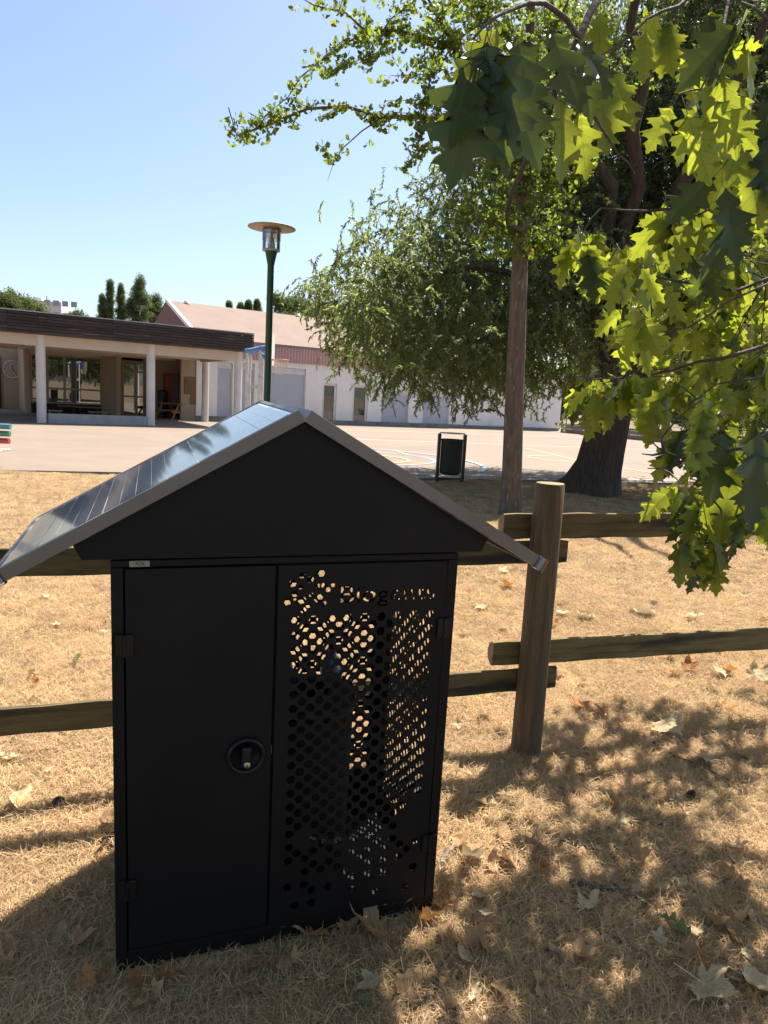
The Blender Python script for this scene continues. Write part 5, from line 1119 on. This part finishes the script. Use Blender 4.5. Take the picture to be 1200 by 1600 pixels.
for a in [(1038, 1146, 62, 'p', 'large curled pale leaf on the sunlit straw right of the fence post', .5), (26, 1262, 54, 'p', 'pale curled leaf standing in the straw near the left edge, beside the pine cone', 1.1), (836, 1346, 52, 't', 'wide shrivelled brown leaf midway between the cabinet and the forked stick', .5),
 (850, 1378, 30, 'o', 'small bright orange leaf touching the wide shrivelled brown leaf', .6), (486, 1480, 58, 't', 'tan five-pointed leaf in the shade below the perforated door', .25), (588, 1486, 92, 't', 'largest tan pointed leaf in the shade below the perforated door', .3), (538, 1474, 40, 't', 'curled brown leaf between the two big tan leaves in front of the cabinet', .9),
 (618, 1440, 60, 't', 'crumpled brown leaf leaning on the base of the cabinet near its right foot', 1.), (686, 1438, 52, 'o', 'sunlit orange-tan leaf at the right foot of the cabinet', .5), (343, 1526, 46, 't', 'left one of two brown leaves in the dark grass in front of the cabinet', .7), (390, 1532, 46, 't', 'right one of two brown leaves in the dark grass in front of the cabinet', .8),
 (584, 1562, 46, 'p', 'yellowish leaf in a fleck of sun at the bottom, centre of the picture', .3), (548, 1588, 34, 'g', 'green fallen leaf at the bottom edge, centre of the picture', .2), (915, 1442, 48, 'p', 'pale star-shaped leaf below the forked stick', .6), (945, 1468, 32, 't', 'small brown leaf right of the pale star-shaped leaf', .5),
 (757, 1448, 54, 'p', 'folded pale leaf lying right of the cabinet foot', 1.1), (1090, 1498, 70, 'g', 'long greenish leaf in the shade at the lower right', .3), (1095, 1566, 90, 'p', 'big pale leaf at the lower right, left of the corner leaf', .4), (1172, 1560, 80, 'p', 'big pale leaf in the lower right corner', .6), (1098, 1520, 34, 'o', 'small orange leaf between the greenish leaf and the big pale leaf', .5),
 (748, 1272, 40, 'p', 'pale leaf standing on edge below the foot of the fence post', 1.2), (1104, 1200, 42, 'p', 'pale yellow leaf at the edge of the shade right of the fence post', .3), (168, 1305, 50, 't', 'brown curled leaf touching the left side of the cabinet', 1.), (162, 1332, 44, 't', 'dark brown leaf low against the left side of the cabinet', .9), (92, 1482, 40, 'p', 'pale torn leaf in the shade at the lower left', .7),
 (52, 1056, 26, 'g', 'small green leaf between the two rails left of the cabinet', .3), (120, 1046, 34, 'g', 'yellow-green leaf between the rails just left of the cabinet', 1.), (38, 1099, 40, 'p', 'pale narrow leaf just above the lower rail at the left', 1.), (1170, 1450, 40, 'p', 'crumpled pale leaf near the right edge in the dappled shade', .8), (1045, 1040, 36, 'o', 'red-orange leaf below the right lower rail, leftmost of its trio', .7),
 (1072, 1056, 34, 'o', 'red-orange leaf below the right lower rail, middle of its trio', .6), (1050, 1064, 26, 'o', 'red-orange leaf below the right lower rail, lowest of its trio', .6), (1180, 1070, 44, 'p', 'pale leaf below the right lower rail at the right edge', .5), (1122, 1062, 36, 'p', 'pale leaf with orange leaves beside it below the right lower rail', .4), (1138, 1062, 26, 'o', 'orange leaf touching the pale leaf below the right lower rail', .4), (1012, 973, 52, 'p', 'large whitish leaf just above the right lower rail', .4),
 (922, 974, 36, 'p', 'whitish leaf just above the right lower rail near the post', .4), (1076, 976, 32, 'p', 'pale leaf above the right lower rail, rightmost of its row', .4), (867, 983, 22, 'o', 'small orange leaf right beside the post above the lower rail', .4), (880, 966, 26, 'p', 'small pale leaf beside the post above the orange leaf', .6), (795, 922, 30, 'o', 'orange leaf left of the post under the upper rail', .4), (755, 954, 26, 'p', 'whitish leaf between the cabinet and the post under the upper rail', .4),
 (752, 1127, 30, 'p', 'pale leaf with an orange spot between the cabinet and the post below the lower rail', .5), (905, 1112, 34, 'o', 'orange-brown leaf right of the post below the lower rail', .5), (940, 1118, 30, 'o', 'tan-orange leaf second right of the post below the lower rail', .5), (1135, 1118, 26, 'o', 'flat orange leaf alone in the sun at the right', .2), (1112, 1025, 30, 'p', 'small pale leaf under the right lower rail above the orange ones', .5), (735, 1345, 30, 't', 'small tan leaf beside the grey stick', .5)]:
    fallen(a[0], a[1], a[2], a[3], a[4], GL, tilt=a[5], oaky=(a[3] == 'g' or a[0] in (757, 38, 120)))
random.seed(33)
KN = {'t': 'tan', 'p': 'pale', 'o': 'orange'}
for x0, x1, y0, y1, n_, where in ((700, 1200, 870, 990, 14, 'behind the right lower rail'), (700, 1200, 1060, 1170, 14, 'before the right lower rail'), (0, 170, 915, 1090, 8, 'between the left rails'), (0, 170, 1170, 1330, 6, 'below the left lower rail'), (690, 1200, 1190, 1590, 24, 'right of the cabinet')):
    for i in range(n_):
        kd = random.choice('ttpop'); fallen(random.uniform(x0, x1), random.uniform(y0, y1), random.uniform(9, 20)*(1+.6*(y0 > 1150)), kd, f'small {KN[kd]} dry leaf in the straw {where}', f'small {KN[kd]} leaves {where}', .6)
for (cx, cy, sx_, sy_, n_, where) in ((610, 1520, 170, 60, 12, 'below the perforated door'), (820, 1540, 110, 50, 8, 'in the shade below the forked stick'), (1080, 1420, 90, 90, 10, 'in the dappled shade at the lower right'), (760, 1370, 60, 60, 6, 'right of the cabinet foot'), (80, 1520, 90, 60, 6, 'in the dark grass at the lower left'), (300, 1560, 90, 30, 6, 'in the dark grass under the left door')):
    for i in range(n_):
        kd = random.choice('tttpo'); fallen(cx+random.uniform(-1, 1)*sx_, cy+random.uniform(-1, 1)*sy_, random.uniform(30, 56), kd, f'curled {KN[kd]} leaf {where}', f'curled {KN[kd]} leaves {where}', .9)
def stick(pts, r, lab, m='twig', side=()):
    W = [G(x, y) for x, y in pts]; Q = []
    for i, p in enumerate(W): Q.append(Vector((p.x, p.y, ground_z(p.x, p.y)+r+.016+(.008 if 0 < i < len(W)-1 else 0))))
    P = []
    for a, b in zip(Q[:-1], Q[1:]): P += [a, a.lerp(b, .5)+Vector((random.gauss(0, 1), random.gauss(0, 1), random.gauss(0, .6)))*(b-a).length*.05]
    P.append(Q[-1]); o0 = Q[0]; mb = MB().tube([p-o0 for p in P], [r*(1-.5*i/(len(P)-1)) for i in range(len(P))], 8, noise=.12)
    for sd_ in side:
        V = [G(x, y) for x, y in sd_]; mb.tube([Vector((v.x, v.y, .02))-o0+Vector((0, 0, 0)) for v in V], [r*.7, r*.5, r*.3][:len(V)], 7, noise=.1)
    o = mb.build('fallen_stick', M[m]); o.location = o0; tag(o, lab, 'stick', 'sticks lying on the lawn')
M['grey_stick'] = mat('grey_stick', (.22, .19, .17), (.10, .08, .07), .85, 14, bump=.5)
stick([(0, 1153), (60, 1152), (110, 1158), (160, 1172)], .004, 'long thin twig lying under the lower rail at the left edge', side=[[(100, 1157), (115, 1168), (118, 1182)]])
stick([(712, 1244), (760, 1252), (826, 1258)], .006, 'dark straight twig crossing the sun patch right of the cabinet')
stick([(680, 1372), (700, 1345), (735, 1334)], .013, 'thick grey stick propped against the right side of the cabinet', 'grey_stick')
stick([(888, 1398), (925, 1408), (965, 1412), (1010, 1430)], .010, 'dark forked stick in the middle of the lower right shade', side=[[(955, 1412), (975, 1440), (995, 1470)], [(960, 1400), (985, 1412), (1005, 1425)]])
stick([(1020, 1165), (1055, 1190), (1100, 1208), (1145, 1226)], .005, 'thin dark twig below the large curled pale leaf')
stick([(652, 1598), (680, 1560), (712, 1498)], .006, 'brown twig running up from the bottom edge right of centre')
stick([(1120, 1600), (1130, 1560), (1150, 1545), (1172, 1518)], .008, 'grey twig between the two big pale leaves at the lower right', 'grey_stick')
stick([(955, 1478), (1000, 1505), (1050, 1528)], .007, 'greyish twig lying below the forked stick', 'grey_stick')
stick([(1140, 1180), (1180, 1215), (1200, 1222)], .005, 'short dark twig at the right edge in the shade band')
def cone(px, py, s, lab):
    p = G(px, py); e = empty('pine_cone', (p.x, p.y, ground_z(p.x, p.y)+.012+s*.5), label=lab, cat='pine cone'); e.rotation_euler = (R_(60), R_(15), random.uniform(0, 6)); mb = MB()
    for i in range(70):
        t = i/70; a = i*2.39996; rr = s*(.30+.62*math.sin(math.pi*min(1, t*.9+.08)))*.62; z = (t-.5)*s*1.5; c_, s2 = math.cos(a), math.sin(a); o_ = Vector((c_, s2, 0)); b_ = Vector((-s2, c_, 0)); base = Vector((0, 0, z-.1*s)); tip = o_*rr+Vector((0, 0, z+s*.12)); w3 = s*.17
        mb.add([base, tip-b_*w3, tip+o_*s*.07+Vector((0, 0, s*.05)), tip+b_*w3, tip+Vector((0, 0, -s*.08))], [(0, 1, 2, 3), (0, 3, 4), (0, 4, 1), (1, 4, 3, 2)])
    mb.build('scales', M['cone'], e, kind='stuff'); MB().tube([(0, 0, -s*.75), (0, 0, s*.5)], [s*.2, s*.08], 8).build('core', M['cone'], e)
cone(92, 1266, .036, 'open dark pine cone in the sunlit straw left of the cabinet'); cone(172, 1326, .034, 'dark pine cone tucked against the left side of the cabinet'); cone(1077, 1252, .028, 'small dark pine cone in the shade band at the right')
for i in range(5): pass
print('objects', len(bpy.data.objects))
